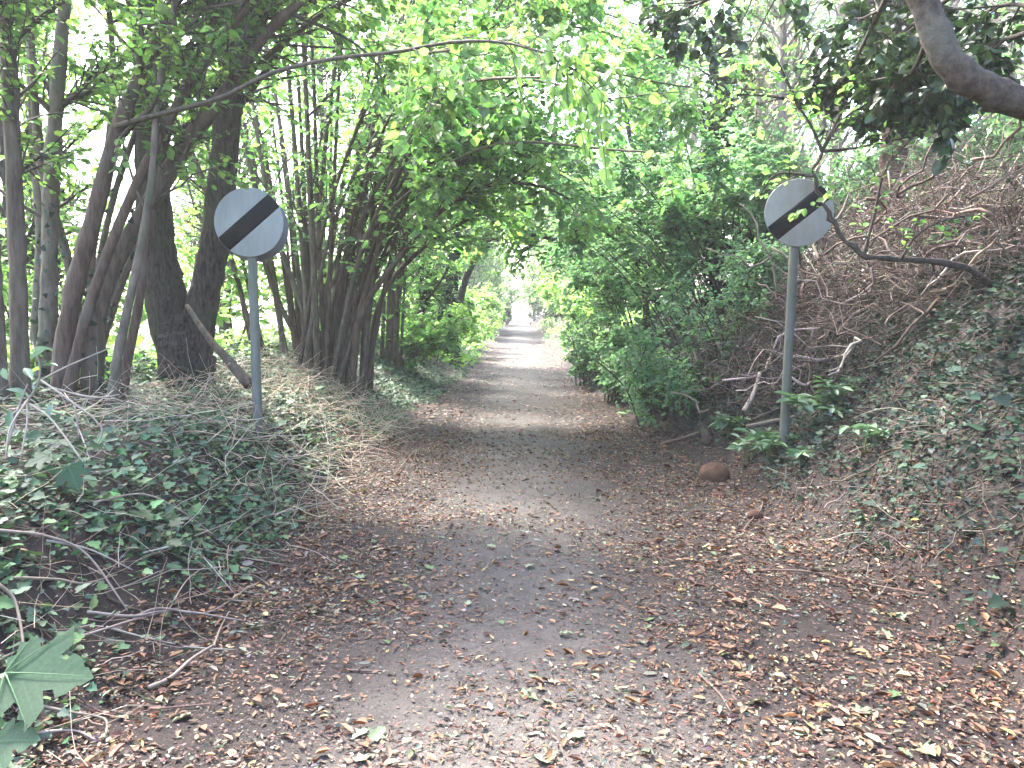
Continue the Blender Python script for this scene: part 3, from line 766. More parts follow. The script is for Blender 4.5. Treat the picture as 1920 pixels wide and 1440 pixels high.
dl = [pxline([(1750, 40, 4.6), (1720, 120, 5.4), (1690, 150, 6.3), (1660, 165, 7.)], n=10), pxline([(1830, 150, 4.7), (1800, 170, 5.6), (1800, 180, 6.6)], n=10), pxline([(1690, -60, 4.6), (1640, 40, 5.6), (1600, 120, 6.6), (1570, 170, 7.2)], n=10),
      pxline([(1930, 60, 6.), (1850, 90, 6.6), (1760, 160, 7.2)], n=10), pxline([(1960, 20, 6.), (1880, 10, 6.4), (1780, 60, 7.)], n=10), pxline([(1640, -120, 5.), (1480, -70, 5.6), (1350, -10, 6.2), (1265, 25, 6.6)], n=10),
      pxline([(1800, -20, 5.6), (1720, 40, 6.4), (1640, 100, 7.)], n=10)]
for k in range(26):  # crown boughs out of view, added to shade the right bank
    t0_ = trunkp[-1 - k % 6]; a_ = rng.uniform(0, 2 * math.pi)
    e_ = t0_ + np.array([math.cos(a_) * 3.8 + .4, math.sin(a_) * 3.4 - .6, rng.uniform(-.2, 1.2)])
    dl.append(catmull([t0_, (t0_ + e_) / 2 + [0, 0, .3], e_], 10))
DP = np.stack(dl); DR = np.tile(np.linspace(.022, .008, 10), (len(dl), 1))
DB, DBR = kids(DP, DR, 330, (.25, 1.), (.4, 1.), (.4, .95), n=6, up=-.08, rad=.6, rmin=.004)
DT, DTR = kids(DB, DBR, 3200, (.1, 1.), (.4, 1.2), (.2, .5), n=5, up=-.2, rmin=.002)
qx = 960 + F * DT[:, 2, 0] / DT[:, 2, 1]
kd = (qx > 1440) | (rng.uniform(0, 1, len(DT)) < .4)
DT, DTR = DT[kd], DTR[kd]
g = tubes(DP, DR, 6); tubes(DB, DBR, 4, g, cap=False); tubes(DT, DTR, 3, g, cap=False); g.build('twigs', M_TWIG, droot, 'stuff', True)
CB, CBR = kids(DP[7:], DR[7:], 260, (.2, 1.), (.4, 1.2), (.5, 1.3), n=5, up=0, rad=.6, rmin=.004)  # denser unseen foliage on the added boughs, for deeper shade below
CT, CTR = kids(CB, CBR, 3600, (.1, 1.), (.4, 1.3), (.25, .6), n=4, up=-.1, rmin=.002)
kc = (CT[:, 1, 2] > 4.3) | (CT[:, 1, 0] / np.maximum(CT[:, 1, 1], .3) > .72)
CT, CTR = CT[kc], CTR[kc]
g = tubes(CB, CBR, 4, cap=False); tubes(CT, CTR, 3, g, cap=False); g.build('twigs', M_TWIG, droot, 'stuff', True)
twig_leaves(Geo(), CT, 11, .085, T_MID, G_DARK, droop=.4, tilt=.6, ratio=.8).build('foliage', M_DARKLEAF, droot, 'stuff')
twig_leaves(Geo(), DT, 11, .062, T_OV, G_DARK, droop=.5, tilt=.6, ratio=.8).build('foliage', M_DARKLEAF, droot, 'stuff')

cb = [(1900, 570, 7.2), (1850, 525, 7.0), (1780, 494, 6.75), (1690, 486, 6.6), (1620, 478, 6.5), (1568, 428, 6.5), (1540, 375, 6.5), (1524, 325, 6.5), (1541, 284, 6.5)]
cbp = grounded(pxline(cb, n=34) + np.vstack([np.zeros((2, 3)), rng.normal(0, .009, (32, 3))]), .1)
croot = thing('crooked_bough', 'crooked bare bough that dips and turns up across the face of the right sign', 'branch', cbp[0])
tubes(cbp, np.interp(np.linspace(0, 1, 34), [0, .35, .7, 1], [.03, .025, .019, .014]) * (1 + .13 * rng.normal(size=34)) , 9, rough=.07).build('stem', M_TWIG, croot, smooth_shade=True)
forks = [[(1541, 284), (1522, 238), (1500, 205), (1470, 185), (1425, 195)], [(1541, 284), (1565, 235), (1590, 195), (1640, 135), (1680, 80)], [(1541, 284), (1600, 278), (1680, 262), (1770, 244)],
         [(1541, 284), (1580, 225), (1640, 190), (1700, 170)], [(1500, 205), (1470, 140), (1440, 80)], [(1524, 330), (1480, 325), (1450, 330), (1425, 365)], [(1620, 478), (1640, 400), (1660, 320), (1710, 260)], [(1470, 185), (1440, 180), (1380, 178), (1330, 200)],
         [(1690, 486), (1720, 440), (1780, 410), (1850, 402)]]
fp = []
for f_ in forks:
    q = pxline([(a, b, 6.5 + .12 * i * rng.uniform(-1, 1)) for i, (a, b) in enumerate(f_)], n=12)
    tubes(q, np.linspace(.014, .004, 12), 6, rough=.06).build('side_branch', M_TWIG, croot, smooth_shade=True); fp.append(q)
FP = np.stack(fp); FR = np.full((len(fp), 12), .007)
FT, FTR = kids(FP, FR, 110, (.1, 1.), (.4, 1.2), (.2, .6), n=5, up=.05, rmin=.0018)
tubes(FT, FTR, 3, cap=False).build('twigs', M_TWIG, croot, 'stuff')
twig_leaves(Geo(), FT, 5, .05, T_OV, G_HAZEL, droop=.25, tilt=.5).build('foliage', M_HAZEL, croot, 'stuff')
cl_tw = np.stack([pxline([(1560, 400, 6.4), (1530, 385, 6.35), (1500, 395, 6.3), (1485, 405, 6.3)], n=6), pxline([(1540, 330, 6.4), (1560, 350, 6.35), (1550, 372, 6.3), (1535, 380, 6.3)], n=6)])
idx = np.repeat([0, 1], 9); lp, lt = along(cl_tw, idx, rng.uniform(.2, 1, 18))
for k in range(18):
    place(LEAF_MESH[k % 5], 'leaf', lp[k], lt[k] + .8 * rng.normal(size=3) + np.array([0, 0, -.4]), np.array([0, -.5, 1]) + .4 * rng.normal(size=3), rng.uniform(.045, .07), croot)

# ------------------------------------------------------------------ road signs
def flat_mat(name, c, rough=.5, metal=0, dirt=(.25, .22, .17), amt=.25, scale=6, streak=1.):
    m, nt, N, Lk, out = newmat(name)
    tc = N('ShaderNodeTexCoord'); n1 = N('ShaderNodeTexNoise'); n1.inputs['Scale'].default_value = scale; n1.inputs['Detail'].default_value = 7; n1.inputs['Roughness'].default_value = .7
    mp = N('ShaderNodeMapping'); mp.inputs['Scale'].default_value = (1, 1, streak); Lk(tc.outputs['Object'], mp.inputs['Vector']); Lk(mp.outputs[0], n1.inputs['Vector'])
    mr = N('ShaderNodeMapRange'); mr.inputs['From Min'].default_value = .42; mr.inputs['From Max'].default_value = .72; mr.inputs['To Max'].default_value = amt
    Lk(n1.outputs['Fac'], mr.inputs['Value'])
    mx = N('ShaderNodeMix'); mx.data_type = 'RGBA'; mx.inputs['A'].default_value = (*c, 1); mx.inputs['B'].default_value = (*dirt, 1); Lk(mr.outputs['Result'], mx.inputs['Factor'])
    b = N('ShaderNodeBsdfPrincipled'); b.inputs['Roughness'].default_value = rough; b.inputs['Metallic'].default_value = metal
    Lk(mx.outputs['Result'], b.inputs['Base Color']); Lk(b.outputs[0], out.inputs['Surface'])
    return m
M_FACE = flat_mat('sign_sheeting', (.195, .205, .208), .5, dirt=(.11, .115, .085), amt=.5, scale=9, streak=.3)
M_FACE2 = flat_mat('stained_sign_sheeting', (.22, .215, .212), .5, dirt=(.13, .10, .065), amt=.6, scale=6, streak=.4)
M_BLACK = flat_mat('black_sheeting', (.005, .0055, .007), .7, dirt=(.016, .017, .018), amt=.5)
M_BLACK.node_tree.nodes['Principled BSDF'].inputs['Specular IOR Level'].default_value = .15
M_BACK = flat_mat('sign_back', (.13, .14, .155), .5, metal=.2)
M_POST = flat_mat('galvanised_post', (.108, .112, .1), .65, dirt=(.05, .06, .035), amt=.9, scale=14, streak=.25)
M_MOSSY = flat_mat('mossy_post', (.085, .083, .073), .75, dirt=(.045, .058, .03), amt=.9)

def disc(c, r, th, n, geo=None, seg=64):
    """disc facing n, centred on c"""
    a = np.arange(seg) * 2 * math.pi / seg
    n = nrm(np.asarray(n, float)); u = nrm(np.cross([0, 0, 1.], n)); v = np.cross(n, u)
    ring = np.cos(a)[:, None] * u + np.sin(a)[:, None] * v
    bev = .003
    V = np.concatenate([c + (r - bev) * ring + n * th / 2, c + r * ring + n * (th / 2 - bev * .5), c + r * ring - n * (th / 2), ])
    i = np.arange(seg); j = np.roll(i, -1)
    q = np.concatenate([np.stack([i + seg, j + seg, j, i], 1), np.stack([i + 2 * seg, j + 2 * seg, j + seg, i + seg], 1)])
    loops = np.concatenate([i, (i + 2 * seg)[::-1], q.ravel()])
    geo = geo or Geo(); geo.add(V, loops, np.concatenate([[seg, seg], np.full(len(q), 4)]))
    return geo

def sign(label, face_px, top_px, base_px, Y, D, yaw, tiltx, facemat, postmat, ang, rear, pr):
    c = at(*face_px, Y)
    pb = at(*base_px, Y + .06); pb[2] = float(H(pb[0], pb[1])) - .25
    pt = at(*top_px, Y + .06)
    root = thing('speed_limit_sign', label, 'road sign', (pb[0], pb[1], float(H(pb[0], pb[1]))))
    n = nrm(np.array([math.sin(yaw), -math.cos(yaw), tiltx]))
    disc(c, D / 2, .005, n).build('sign_plate', M_BACK, root)
    disc(c + n * .0045, D / 2 - .002, .003, n).build('sign_face', facemat, root)
    # diagonal bar clipped to the disc
    u = nrm(np.cross([0, 0, 1.], n)); v = np.cross(n, u)
    if u[0] < 0: u = -u
    e = u * math.cos(ang) + v * math.sin(ang); f = np.cross(n, e)
    hw = .122 * D; rr = D / 2 - .004
    a0 = math.asin(hw / rr); arc1 = np.linspace(-a0, a0, 9); arc2 = arc1 + math.pi
    ring = np.array([[math.cos(a) * rr, math.sin(a) * rr] for a in np.concatenate([arc1, arc2])])
    top = c + n * .0078 + ring[:, :1] * e + ring[:, 1:] * f
    bot = top - n * .0015
    k = len(top); i = np.arange(k); j = np.roll(i, -1)
    g = Geo(); g.add(np.concatenate([top, bot]), np.concatenate([i, (i + k)[::-1], np.stack([i, i + k, j + k, j], 1).ravel()]), np.concatenate([[k, k], np.full(k, 4)]))
    g.build('black_bar', M_BLACK, root)
    ptop = pt.copy(); 
    axis = nrm(ptop - pb)
    ext = ptop + axis * (D * (.85 if not rear else .8))
    ext[1] += 0
    p = np.stack([pb, pb * .66 + ext * .34, pb * .33 + ext * .67, ext]); tubes(catmull(p, 12), np.full(12, pr), 20).build('post', postmat, root, smooth_shade=True)
    tubes(np.stack([ext, ext + axis * .012]), np.array([[pr * 1.08, pr * .9]]), 20).build('post_cap', M_BLACK, root)
    for dz in (.16, -.16):
        cc = c + np.array([0, 0, dz]); px_ = pb + axis * ((cc[2] - pb[2]) / axis[2])
        q = catmull([px_ + u * (pr + .006), px_ - n * -(pr + .006), px_ - u * (pr + .006)], 9)
        w_ = pr + .004
        ringp = np.stack([px_ + w_ * (u * math.cos(t) + n * math.sin(t)) for t in np.linspace(0, 2 * math.pi, 14)])
        tubes(ringp, np.full(14, .006), 4).build('clip', M_BACK, root)
    if rear:
        cr = c - n * (.06 * 2 + .02) + np.array(rear)
        disc(cr, D / 2, .006, -n).build('rear_plate', M_BACK, root)
    return root
sign('left grey disc sign with black diagonal bar on a grey post by the forked tree', (467, 417), (473, 482), (484, 782), 7.1, .6, R_(4), 0.0, M_FACE, M_POST, R_(41), (.012, 0, -.034), .042)
sign('right stained disc sign with black diagonal bar behind a crooked bough, on mossy leaning post', (1498, 399), (1489, 465), (1468, 808), 7.3, .6, R_(-7), 0.0, M_FACE2, M_MOSSY, R_(39), None, .042)

# ------------------------------------------------------------------ brushwood heap on the right bank
def in_heap(N):
    """random points of the heap, in picture-independent coordinates along the bank"""
    u = rng.uniform(0, 1, N); v = rng.uniform(0, 1, N)
    x = 2.55 + 3.6 * u; y = np.maximum(5.7, 8.1 - .8 * (x - 2.55)) + 3.6 * v
    top = .25 + 1.0 * np.sin(np.clip(u * 1.15 + .1, 0, 1) * math.pi) ** .7 * np.sin(np.clip(v * .9 + .1, 0, 1) * math.pi) ** .5
    z = H(x, y) + rng.uniform(.02, 1, N) ** .75 * top
    return np.stack([x, y, z], -1)
hroot = thing('brushwood_heap', 'tangled heap of dead grey sticks on the bank behind the right sign', 'brushwood', (4.2, 9.6, float(H(4.2, 9.6))))
def crooked(c, L, n, flat=.45, wob=.35, dirbias=(.25, -.15, .1)):
    N = len(c); d = nrm(runit(N) * np.array([1, 1, flat]) + np.asarray(dirbias)); p = c - d * L[:, None] / 2; out = [p]
    for k in range(n - 1):
        d = nrm(d + wob * rng.normal(size=d.shape)); p = p + d * (L / (n - 1))[:, None]; out.append(p)
    P = np.stack(out, 1)
    hz = H(P[..., 0], P[..., 1]); P[..., 2] = np.maximum(P[..., 2], hz + .01)
    return P
WOOD = [(.13, .094, .078), (.175, .134, .113), (.088, .06, .05), (.24, .19, .165), (.055, .034, .028)]
c = in_heap(290); S = crooked(c, rng.uniform(.5, 1.7, 290), 9, wob=.5)
cc = palette(290, [tuple(1.35 * q for q in w_) for w_ in WOOD], jit=.15)
for k in range(290):
    r0 = rng.uniform(.007, .021)
    tubes(S[k], np.linspace(r0, r0 * .45, 9) * (1 + .08 * rng.normal(size=9)), 5, col=cc[k]).build('stick', M_DEAD, hroot, smooth_shade=True)
c = in_heap(6000); S = crooked(c, rng.uniform(.25, 1.0, 6000), 6, wob=.45)
r0 = rng.uniform(.0022, .007, 6000)
tubes(S, r0[:, None] * np.linspace(1, .4, 6), 3, col=palette(6000, [tuple(.72 * q for q in w_) for w_ in WOOD], jit=.25), cap=False).build('twigs', M_DEAD, hroot, 'stuff')  # darker than the sticks: the heap's inner shade is put into their colour
n = 700; c = in_heap(n); twl = leaves(Geo(), c, runit(n), runit(n), .05, .04, T_OV, palette(n, G_IVY + G_MIDD)); twl.build('creeper', M_IVY, hroot, 'stuff')

def stick(name, label, pts, r0, r1, col, n=16, cat='stick', group=None, sides=7, mat=None):
    p = catmull(pts, n)
    o = tubes(p, np.linspace(r0, r1, n) * (1 + .05 * rng.normal(size=n)), sides, col=col, rough=.03).build(name, mat or M_DEAD, smooth_shade=True)
    return tag(o, label, cat, group)
def gpts(lst, lift=.01):
    out = []
    for a in lst:
        q = on_ground(a[0], a[1]); q = q + [0, 0, a[2] if len(a) > 2 else lift]; out.append(q)
    return out
# larger poles lying against the heap
stick('dead_branch', 'slanting dead pole behind the right post running down to the laurel leaves', [at(1640, 742, 7.9), at(1590, 755, 7.8), at(1520, 775, 7.7), at(1400, 800, 7.8)], .03, .02, (.10, .08, .068), cat='branch')
stick('dead_branch', 'short pale split branch leaning at the left foot of the brushwood', [at(1395, 770, 8.3), at(1412, 740, 8.4), at(1425, 700, 8.6)], .03, .02, (.30, .23, .19), cat='branch')
stick('dead_branch', 'long pale crooked branch lying over the top of the brushwood', [at(1640, 420, 9.2), at(1700, 440, 9.), at(1760, 445, 9.), at(1830, 425, 9.1), at(1900, 410, 9.4)], .022, .012, (.30, .25, .22), cat='branch')
stick('dead_branch', 'forked pale branch hanging down the face of the brushwood', [at(1770, 520, 8.3), at(1745, 560, 8.2), at(1760, 600, 8.2), at(1775, 640, 8.1), at(1765, 700, 8.)], .018, .01, (.36, .30, .27), cat='branch')

# cut log by the track, its end towards the camera
q0 = on_ground(1325, 836) + np.array([0, 0, .06]); q1 = q0 + np.array([.13, .85, .06])
lroot = thing('cut_log', 'short sawn log with a dark round end at the right edge of the track', 'log', on_ground(1325, 836))
tubes(catmull([q0, (q0 + q1) / 2 + [0.02, 0, .02], q1], 14), np.linspace(.06, .055, 14), 14, rough=.05).build('bark', M_OBARK, lroot, smooth_shade=True)
disc(q0 + [0, -.002, 0], .052, .008, (-.15, -1, 0.02), seg=20).build('cut_end', flat_mat('cut_wood', (.085, .05, .035), .8, dirt=(.03, .02, .015), amt=.8, scale=30), lroot)
stick('fallen_stick', 'straight brown stick lying left of the sawn log', gpts([(1240, 836, .02), (1275, 828, .03), (1312, 818, .045)]), .022, .018, (.13, .085, .065))
stick('fallen_stick', 'long thin stick lying among leaves at the lower right', gpts([(1430, 1072, .012), (1520, 1080, .02), (1620, 1098, .012), (1740, 1122, .012)]), .007, .004, (.14, .09, .068))
stick('fallen_stick', 'bent twig on the leaves below the reddish stone', gpts([(1392, 1000), (1405, 985, .02), (1425, 965, .03), (1430, 945, .02)]), .006, .004, (.15, .10, .085))
for lst, lab in (([(1380, 1040), (1290, 1270)], None),):
    pass

# reddish stone with moss
def stone(name, label, c, size, col, seed, cat='stone'):
    r2 = np.random.default_rng(seed); g = Geo(); nu, nv = 22, 14
    th = np.linspace(0, 2 * math.pi, nu, endpoint=False); ph = np.linspace(.02, math.pi - .02, nv)
    T, Pp = np.meshgrid(th, ph)
    d = np.stack([np.cos(T) * np.sin(Pp), np.sin(T) * np.sin(Pp), np.cos(Pp)], -1)
    k = np.ones_like(T)
    for f_ in range(7):
        ax = nrm(r2.normal(size=3)); k += r2.uniform(-.13, .13) * np.tanh(4 * (d @ ax - r2.uniform(-.3, .5)))
    k += .03 * r2.normal(size=k.shape)
    V = (d * k[..., None] * np.asarray(size)) + np.asarray(c)
    i = np.arange(nu * nv).reshape(nv, nu); j = np.roll(i, -1, 1)
    q = np.stack([i[:-1], i[1:], j[1:], j[:-1]], -1).reshape(-1, 4)
    g.add(V.reshape(-1, 3), np.concatenate([q.ravel(), i[0], i[-1][::-1]]), np.concatenate([np.full(len(q), 4), [nu, nu]]))
    o = g.build(name, col, smooth_shade=True)
    return tag(o, label, cat)
M_STONE = bark_mat('rusty_stone', (.05, .025, .015), (.14, .072, .04), moss=(.07, .055, .024), stretch=(6, 6, 6), bump=.8, mossamt=.5)
M_CLOD = bark_mat('dark_clod', (.03, .014, .01), (.09, .038, .024), stretch=(9, 9, 9), bump=.8)
q = on_ground(1340, 903); stone('stone', 'reddish brown rounded stone lying on the leaves at the right of the track', q + [0, .05, .065], (.125, .1, .105), M_STONE, 3)
q = on_ground(1412, 972); stone('clod', 'small dark red clod under a bent twig at the right of the track', q + [0, .0, .02], (.06, .05, .045), M_CLOD, 5, 'clod')
q = on_ground(1352, 932); stone('clod', 'flat reddish piece of bark just below the reddish stone', q + [0, 0, .012], (.07, .05, .03), M_CLOD, 8, 'clod')

# ------------------------------------------------------------------ laurel seedlings and other broad leaved plants
LAUREL_MESH = []
for c in palette(6, [(.085, .14, .095), (.11, .165, .12), (.06, .11, .06), (.10, .165, .07)], jit=.08):
    me = leaves(Geo(), np.zeros((1, 3)), np.array([[1., 0, 0]]), np.array([[0, 0, 1.]]), 1., .42, T_LAUREL, np.array([c])).mesh('leaf'); me.materials.append(M_LAUREL); LAUREL_MESH.append(me)
def laurel(label, base, h, rad, ns, per, L):
    root = thing('laurel_seedling', label, 'plant', base)
    for k in range(ns):
        a = rng.uniform(0, 2 * math.pi); e = base + np.array([rad * math.cos(a) * rng.uniform(.3, 1), rad * math.sin(a) * rng.uniform(.3, 1), h * rng.uniform(.6, 1.1)])
        p = catmull([base - [0, 0, .03], (base + e) / 2 + [0, 0, .04], e], 8)
        tubes(p, np.linspace(.006, .003, 8), 5, col=(.10, .13, .05)).build('stem', M_STRAW, root, smooth_shade=True)
        for i in range(per):
            t = 1 - .55 * (i / per) ** 1.3; pos, tan = along(p[None], np.array([0]), np.array([t]))
            an = i * 2.4 + a
            d = np.array([math.cos(an), math.sin(an), rng.uniform(-.35, .4)])
            place(LAUREL_MESH[(i + k) % 6], 'leaf', pos[0], d, np.array([0, 0, 1.]) + .25 * rng.normal(size=3), L * rng.uniform(.7, 1.2), root)
for px, py, h, rad, ns, per, L, lab in ((1440, 868, .27, .28, 10, 8, .165, 'pale laurel seedling with broad leaves at the foot of the right sign post'), (1368, 826, .3, .2, 8, 7, .15, 'laurel seedling beside the sawn log left of the right post'),
                                        (1405, 866, .2, .18, 6, 7, .13, 'lowest laurel seedling left of the right post base'), (1530, 800, .3, .28, 7, 7, .15, 'laurel seedling right of the mossy post below the brushwood'),
                                        (1620, 850, .22, .22, 5, 6, .12, 'laurel seedling farthest right on the bank near the post'), (1500, 870, .12, .16, 4, 6, .11, 'small laurel seedling in front of the right post on the bank'),
                                        (1570, 765, .25, .2, 4, 6, .13, 'laurel seedling just under the dead sticks right of the post')):
    laurel(lab, on_ground(px, py), h, rad, ns, per, L)

# sycamore seedlings, lower left
def syc(label, base, tips, L, cols):
    root = thing('sycamore_seedling', label, 'plant', base)
    for k, (tip, d, nn, s) in enumerate(tips):
        tubes(catmull([base - [0, 0, .02], (base + tip) / 2 + [0, 0, .05], tip], 9), np.linspace(.005, .0025, 9), 5, col=(.16, .14, .06)).build('stem', M_STRAW, root, smooth_shade=True)
        me = leaves(Geo(), np.zeros((1, 3)), np.array([[1., 0, 0]]), np.array([[0, 0, 1.]]), 1., 1., T_MAPLE, np.array([cols[k % len(cols)]])).mesh('leaf'); me.materials.append(M_HAZEL)
        lf = place(me, 'leaf', tip, d, nn, s, root)
        vg = Geo()
        for ex, ey in ((.95, 0), (.55, .6), (.55, -.6), (.1, .42), (.1, -.42)):
            q = np.array([[0, 0, -.012], [ex * .5, ey * .53, .004 - .02], [ex, ey * 1.1, -.02]]); q[:, 2] = .012 + .03 * np.sin(9 * np.abs(q[:, 1])) * 0 + np.array([0, .01, -.012])
            tubes(catmull(q, 8), np.linspace(.011, .003, 8), 4, vg, col=(.06, .12, .055))
        vo = vg.build('veins', M_STRAW); vo.parent = lf
SY = [(.023, .068, .03), (.026, .074, .033), (.02, .058, .026)]
tip = at(10, 1262, 2.1); b = np.array([-1.75, 2.25, float(H(-1.75, 2.25))])
syc('sycamore seedling with one big flat lobed leaf at the lower left edge', b, [(tip, (1, .05, -.06), (-.1, -.75, 1.), .235), (at(-10, 1390, 2.0), (.9, -.1, .1), (0, -.7, 1), .13)], .2, SY)
b = on_ground(130, 930); t2 = at(128, 872, b[1])
syc('sycamore seedling with pointed drooping leaves among ivy on the left bank', b, [(t2, (.5, -.4, -.7), (.2, -.9, .5), .16), (t2 + [-.12, .05, .05], (-.6, -.3, -.3), (-.2, -.6, .8), .14), (t2 + [.05, .1, .09], (.2, .5, -.1), (0, -.6, 1), .12)], .2, SY)
b = on_ground(320, 1030); t2 = at(318, 1015, b[1] - .05)
syc('low sycamore seedling with small round leaves in the middle of the left bank', b, [(t2, (.7, -.3, -.1), (.1, -.5, 1), .09), (t2 + [-.05, 0, .03], (-.7, -.3, 0), (0, -.4, 1), .09), (t2 + [0, .05, .07], (.1, .5, .3), (0, -.6, 1), .08)], .2, SY)

# bramble with pale bare stems at the left edge
rb = on_ground(40, 860)
broot = thing('bramble_bush', 'pale bare bramble stems with a few broad leaves at the far left edge', 'bramble', rb)
BR_ = [[(0, 800, 4.6), (60, 740, 4.5), (75, 690, 4.5), (60, 640, 4.5)], [(75, 712, 4.5), (130, 750, 4.4), (190, 800, 4.4), (180, 840, 4.4)], [(90, 725, 4.5), (170, 745, 4.6), (225, 740, 4.7)], [(10, 850, 4.4), (40, 750, 4.5), (52, 720, 4.5)],
       [(52, 756, 4.5), (90, 780, 4.4), (130, 830, 4.3), (165, 880, 4.2)], [(78, 712, 4.5), (130, 685, 4.7), (200, 655, 5.)], [(52, 750, 4.5), (20, 800, 4.3), (10, 860, 4.2)], [(140, 760, 4.5), (145, 790, 4.5), (148, 820, 4.5)], [(52, 756, 4.5), (50, 800, 4.4), (38, 860, 4.3)]]
for l in BR_:
    q = pxline(l, n=10); tubes(q, np.linspace(.007, .004, 10), 5, col=(.24, .2, .165)).build('stem', M_DEAD, broot, smooth_shade=True)
for a in ((45, 690), (85, 655), (78, 685), (10, 730), (100, 755), (20, 770), (55, 660), (5, 690)):
    d = rng.normal(size=3) * .5 + np.array([.3, -.2, -.5])
    place(LAUREL_MESH[int(rng.integers(6))], 'leaf', at(*a, 4.5), d, np.array([0, -.5, 1.]) + .3 * rng.normal(size=3), rng.uniform(.09, .13), broot)

# ------------------------------------------------------------------ dead twigs lying on the left bank
TW = [([(500, 980, .05), (560, 968, .06), (620, 948, .04), (650, 935, .01)], .007, 'pale twig whose tip reaches from the left bank to the track edge'),
      ([(0, 1045, .12), (90, 1055, .12), (165, 1082, .1), (240, 1160, .03)], .008, 'pale stem curving down through ivy at the left edge'),
      ([(90, 1056, .1), (170, 1070, .1), (250, 1092, .06)], .006, 'thin pale stem crossing the ivy near the left edge'),
      ([(180, 968, .07), (270, 955, .08), (340, 980, .07), (410, 1018, .02)], .006, 'pale bent twig arching over ivy in the middle of the left bank'),
      ([(165, 1172, .05), (250, 1180, .06), (330, 1172, .07), (460, 1178, .03)], .008, 'straight pale twig lying across the lower left bank'),
      ([(250, 1182, .05), (300, 1170, .07), (390, 1172, .06), (470, 1112, .04)], .007, 'pale forked twig bent up towards the track on the lower left bank'),
      ([(110, 1222, .02), (200, 1200, .05), (260, 1180, .05), (340, 1150, .03)], .007, 'brown twig lying under the paler twigs at lower left'),
      ([(280, 1298, .02), (320, 1280, .02), (360, 1250, .03), (400, 1225, .04)], .011, 'thick brown stick lying near the track at lower left'),
      ([(270, 1055, .05), (330, 1048, .07), (370, 1055, .06), (440, 1122, .02)], .006, 'thin twig with a sharp bend beside the track edge on the left'),
      ([(370, 1048, .05), (440, 1056, .04), (535, 1066, .02)], .006, 'thin straight twig pointing at the track on the left'),
      ([(365, 1022, .05), (430, 1000, .06), (500, 972, .07)], .006, 'slender twig rising to the right over the ivy edge'),
      ([(310, 1170, .03), (350, 1120, .08), (385, 1080, .05)], .005, 'short upright twig leaning among the left twigs'),
      ([(30, 1120, .08), (110, 1118, .07), (160, 1120, .06), (220, 1098, .04)], .007, 'curved stem low at the left edge above the big lobed leaf'),
      ([(0, 1165, .14), (30, 1180, .12), (45, 1240, .08), (40, 1270, .05)], .008, 'broken stem at the left edge just above the big lobed leaf'),
      ([(40, 1350, .06), (120, 1366, .06), (195, 1372, .05), (200, 1390, .02)], .007, 'pale bent stem below the big lobed leaf'),
      ([(70, 1392, .03), (140, 1392, .04), (180, 1405, .03)], .006, 'short pale stem near the bottom left corner'),
      ([(200, 1195, .04), (260, 1210, .04), (330, 1222, .03)], .006, 'grey twig lying below the straight pale twig'),
      ([(345, 1225, .03), (400, 1228, .03), (440, 1226, .02)], .006, 'small twig end beside the bare earth on the left'),
      ([(400, 1225, .03), (415, 1190, .04), (430, 1155, .02)], .005, 'small upright twig by the track edge on the left'),
      ([(180, 830, .1), (300, 800, .12), (420, 830, .1)], .006, 'arched dry stem on the bank left of the left sign'),
      ([(380, 850, .05), (430, 820, .1), (460, 800, .12)], .008, 'pale bundle like stem pointing up at the left sign post'),
      ([(70, 860, .3), (140, 850, .2), (170, 880, .05)], .006, 'drooping dry stem on the upper left bank'),
      ([(740, 895, .03), (780, 850, .04), (770, 880, .02)], .004, 'tiny pale twig on the left margin of the track')]
for l, r, lab in TW:
    stick('dead_twig', lab, gpts(l), r, r * .5, .72 * palette(1, [(.34, .27, .22), (.28, .21, .17), (.38, .32, .27)], jit=.1)[0], sides=5)
# sticks on the track
for l, lab in (([(655, 1262), (720, 1262)], 'thin straight twig lying on the left part of the track'), ([(1310, 1270), (1350, 1310), (1370, 1340)], 'dark crooked twig on the track at the lower right'), ([(1270, 1400), (1300, 1425)], 'short pale twig near the bottom of the track'),
               ([(545, 1290), (570, 1265)], 'small dark twig at the left edge of the gravel'), ([(980, 1277), (1010, 1282), (1040, 1284)], 'short dark twig in the middle of the track')):
    stick('fallen_twig', lab, gpts(l, .008), .006, .004, (.12, .085, .07), n=8, sides=5)

# dry straw like stems over the left bank
def bank_pts(N, x0, x1, y0, y1):
    x = rng.uniform(x0, x1, N); y = rng.uniform(y0, y1, N); return np.stack([x, y, H(x, y)], -1)
c = bank_pts(1100, -3.6, -1.55, 5.6, 12); L = rng.uniform(.25, .9, 1100)
S = crooked(c + [0, 0, .11], L, 6, flat=.3, wob=.2, dirbias=(.35, 0, .1))
tubes(S, rng.uniform(.0018, .0045, 1100)[:, None] * np.linspace(1, .5, 6), 3, col=1.0 * palette(1100, [(.36, .28, .2), (.27, .2, .145), (.44, .36, .27)]), cap=False).build('dry_stems', M_STRAW, kind='stuff')['label'] = 'dry straw coloured stems tangled over the left bank'
c = bank_pts(420, -4.2, -1.5, 2.2, 6); L = rng.uniform(.2, .7, 420)
S = crooked(c + [0, 0, .05], L, 6, flat=.3, wob=.2)
tubes(S, rng.uniform(.0015, .0035, 420)[:, None] * np.linspace(1, .5, 6), 3, col=.85 * palette(420, [(.30, .23, .18), (.22, .16, .12), (.36, .3, .25)]), cap=False).build('dry_stems', M_STRAW, kind='stuff')['label'] = 'thin dead stems scattered among ivy on the near left bank'
c = bank_pts(600, 2.1, 5.2, 4.2, 9); L = rng.uniform(.15, .6, 600)
S = crooked(c + [0, 0, .04], L, 6, flat=.3, wob=.25)
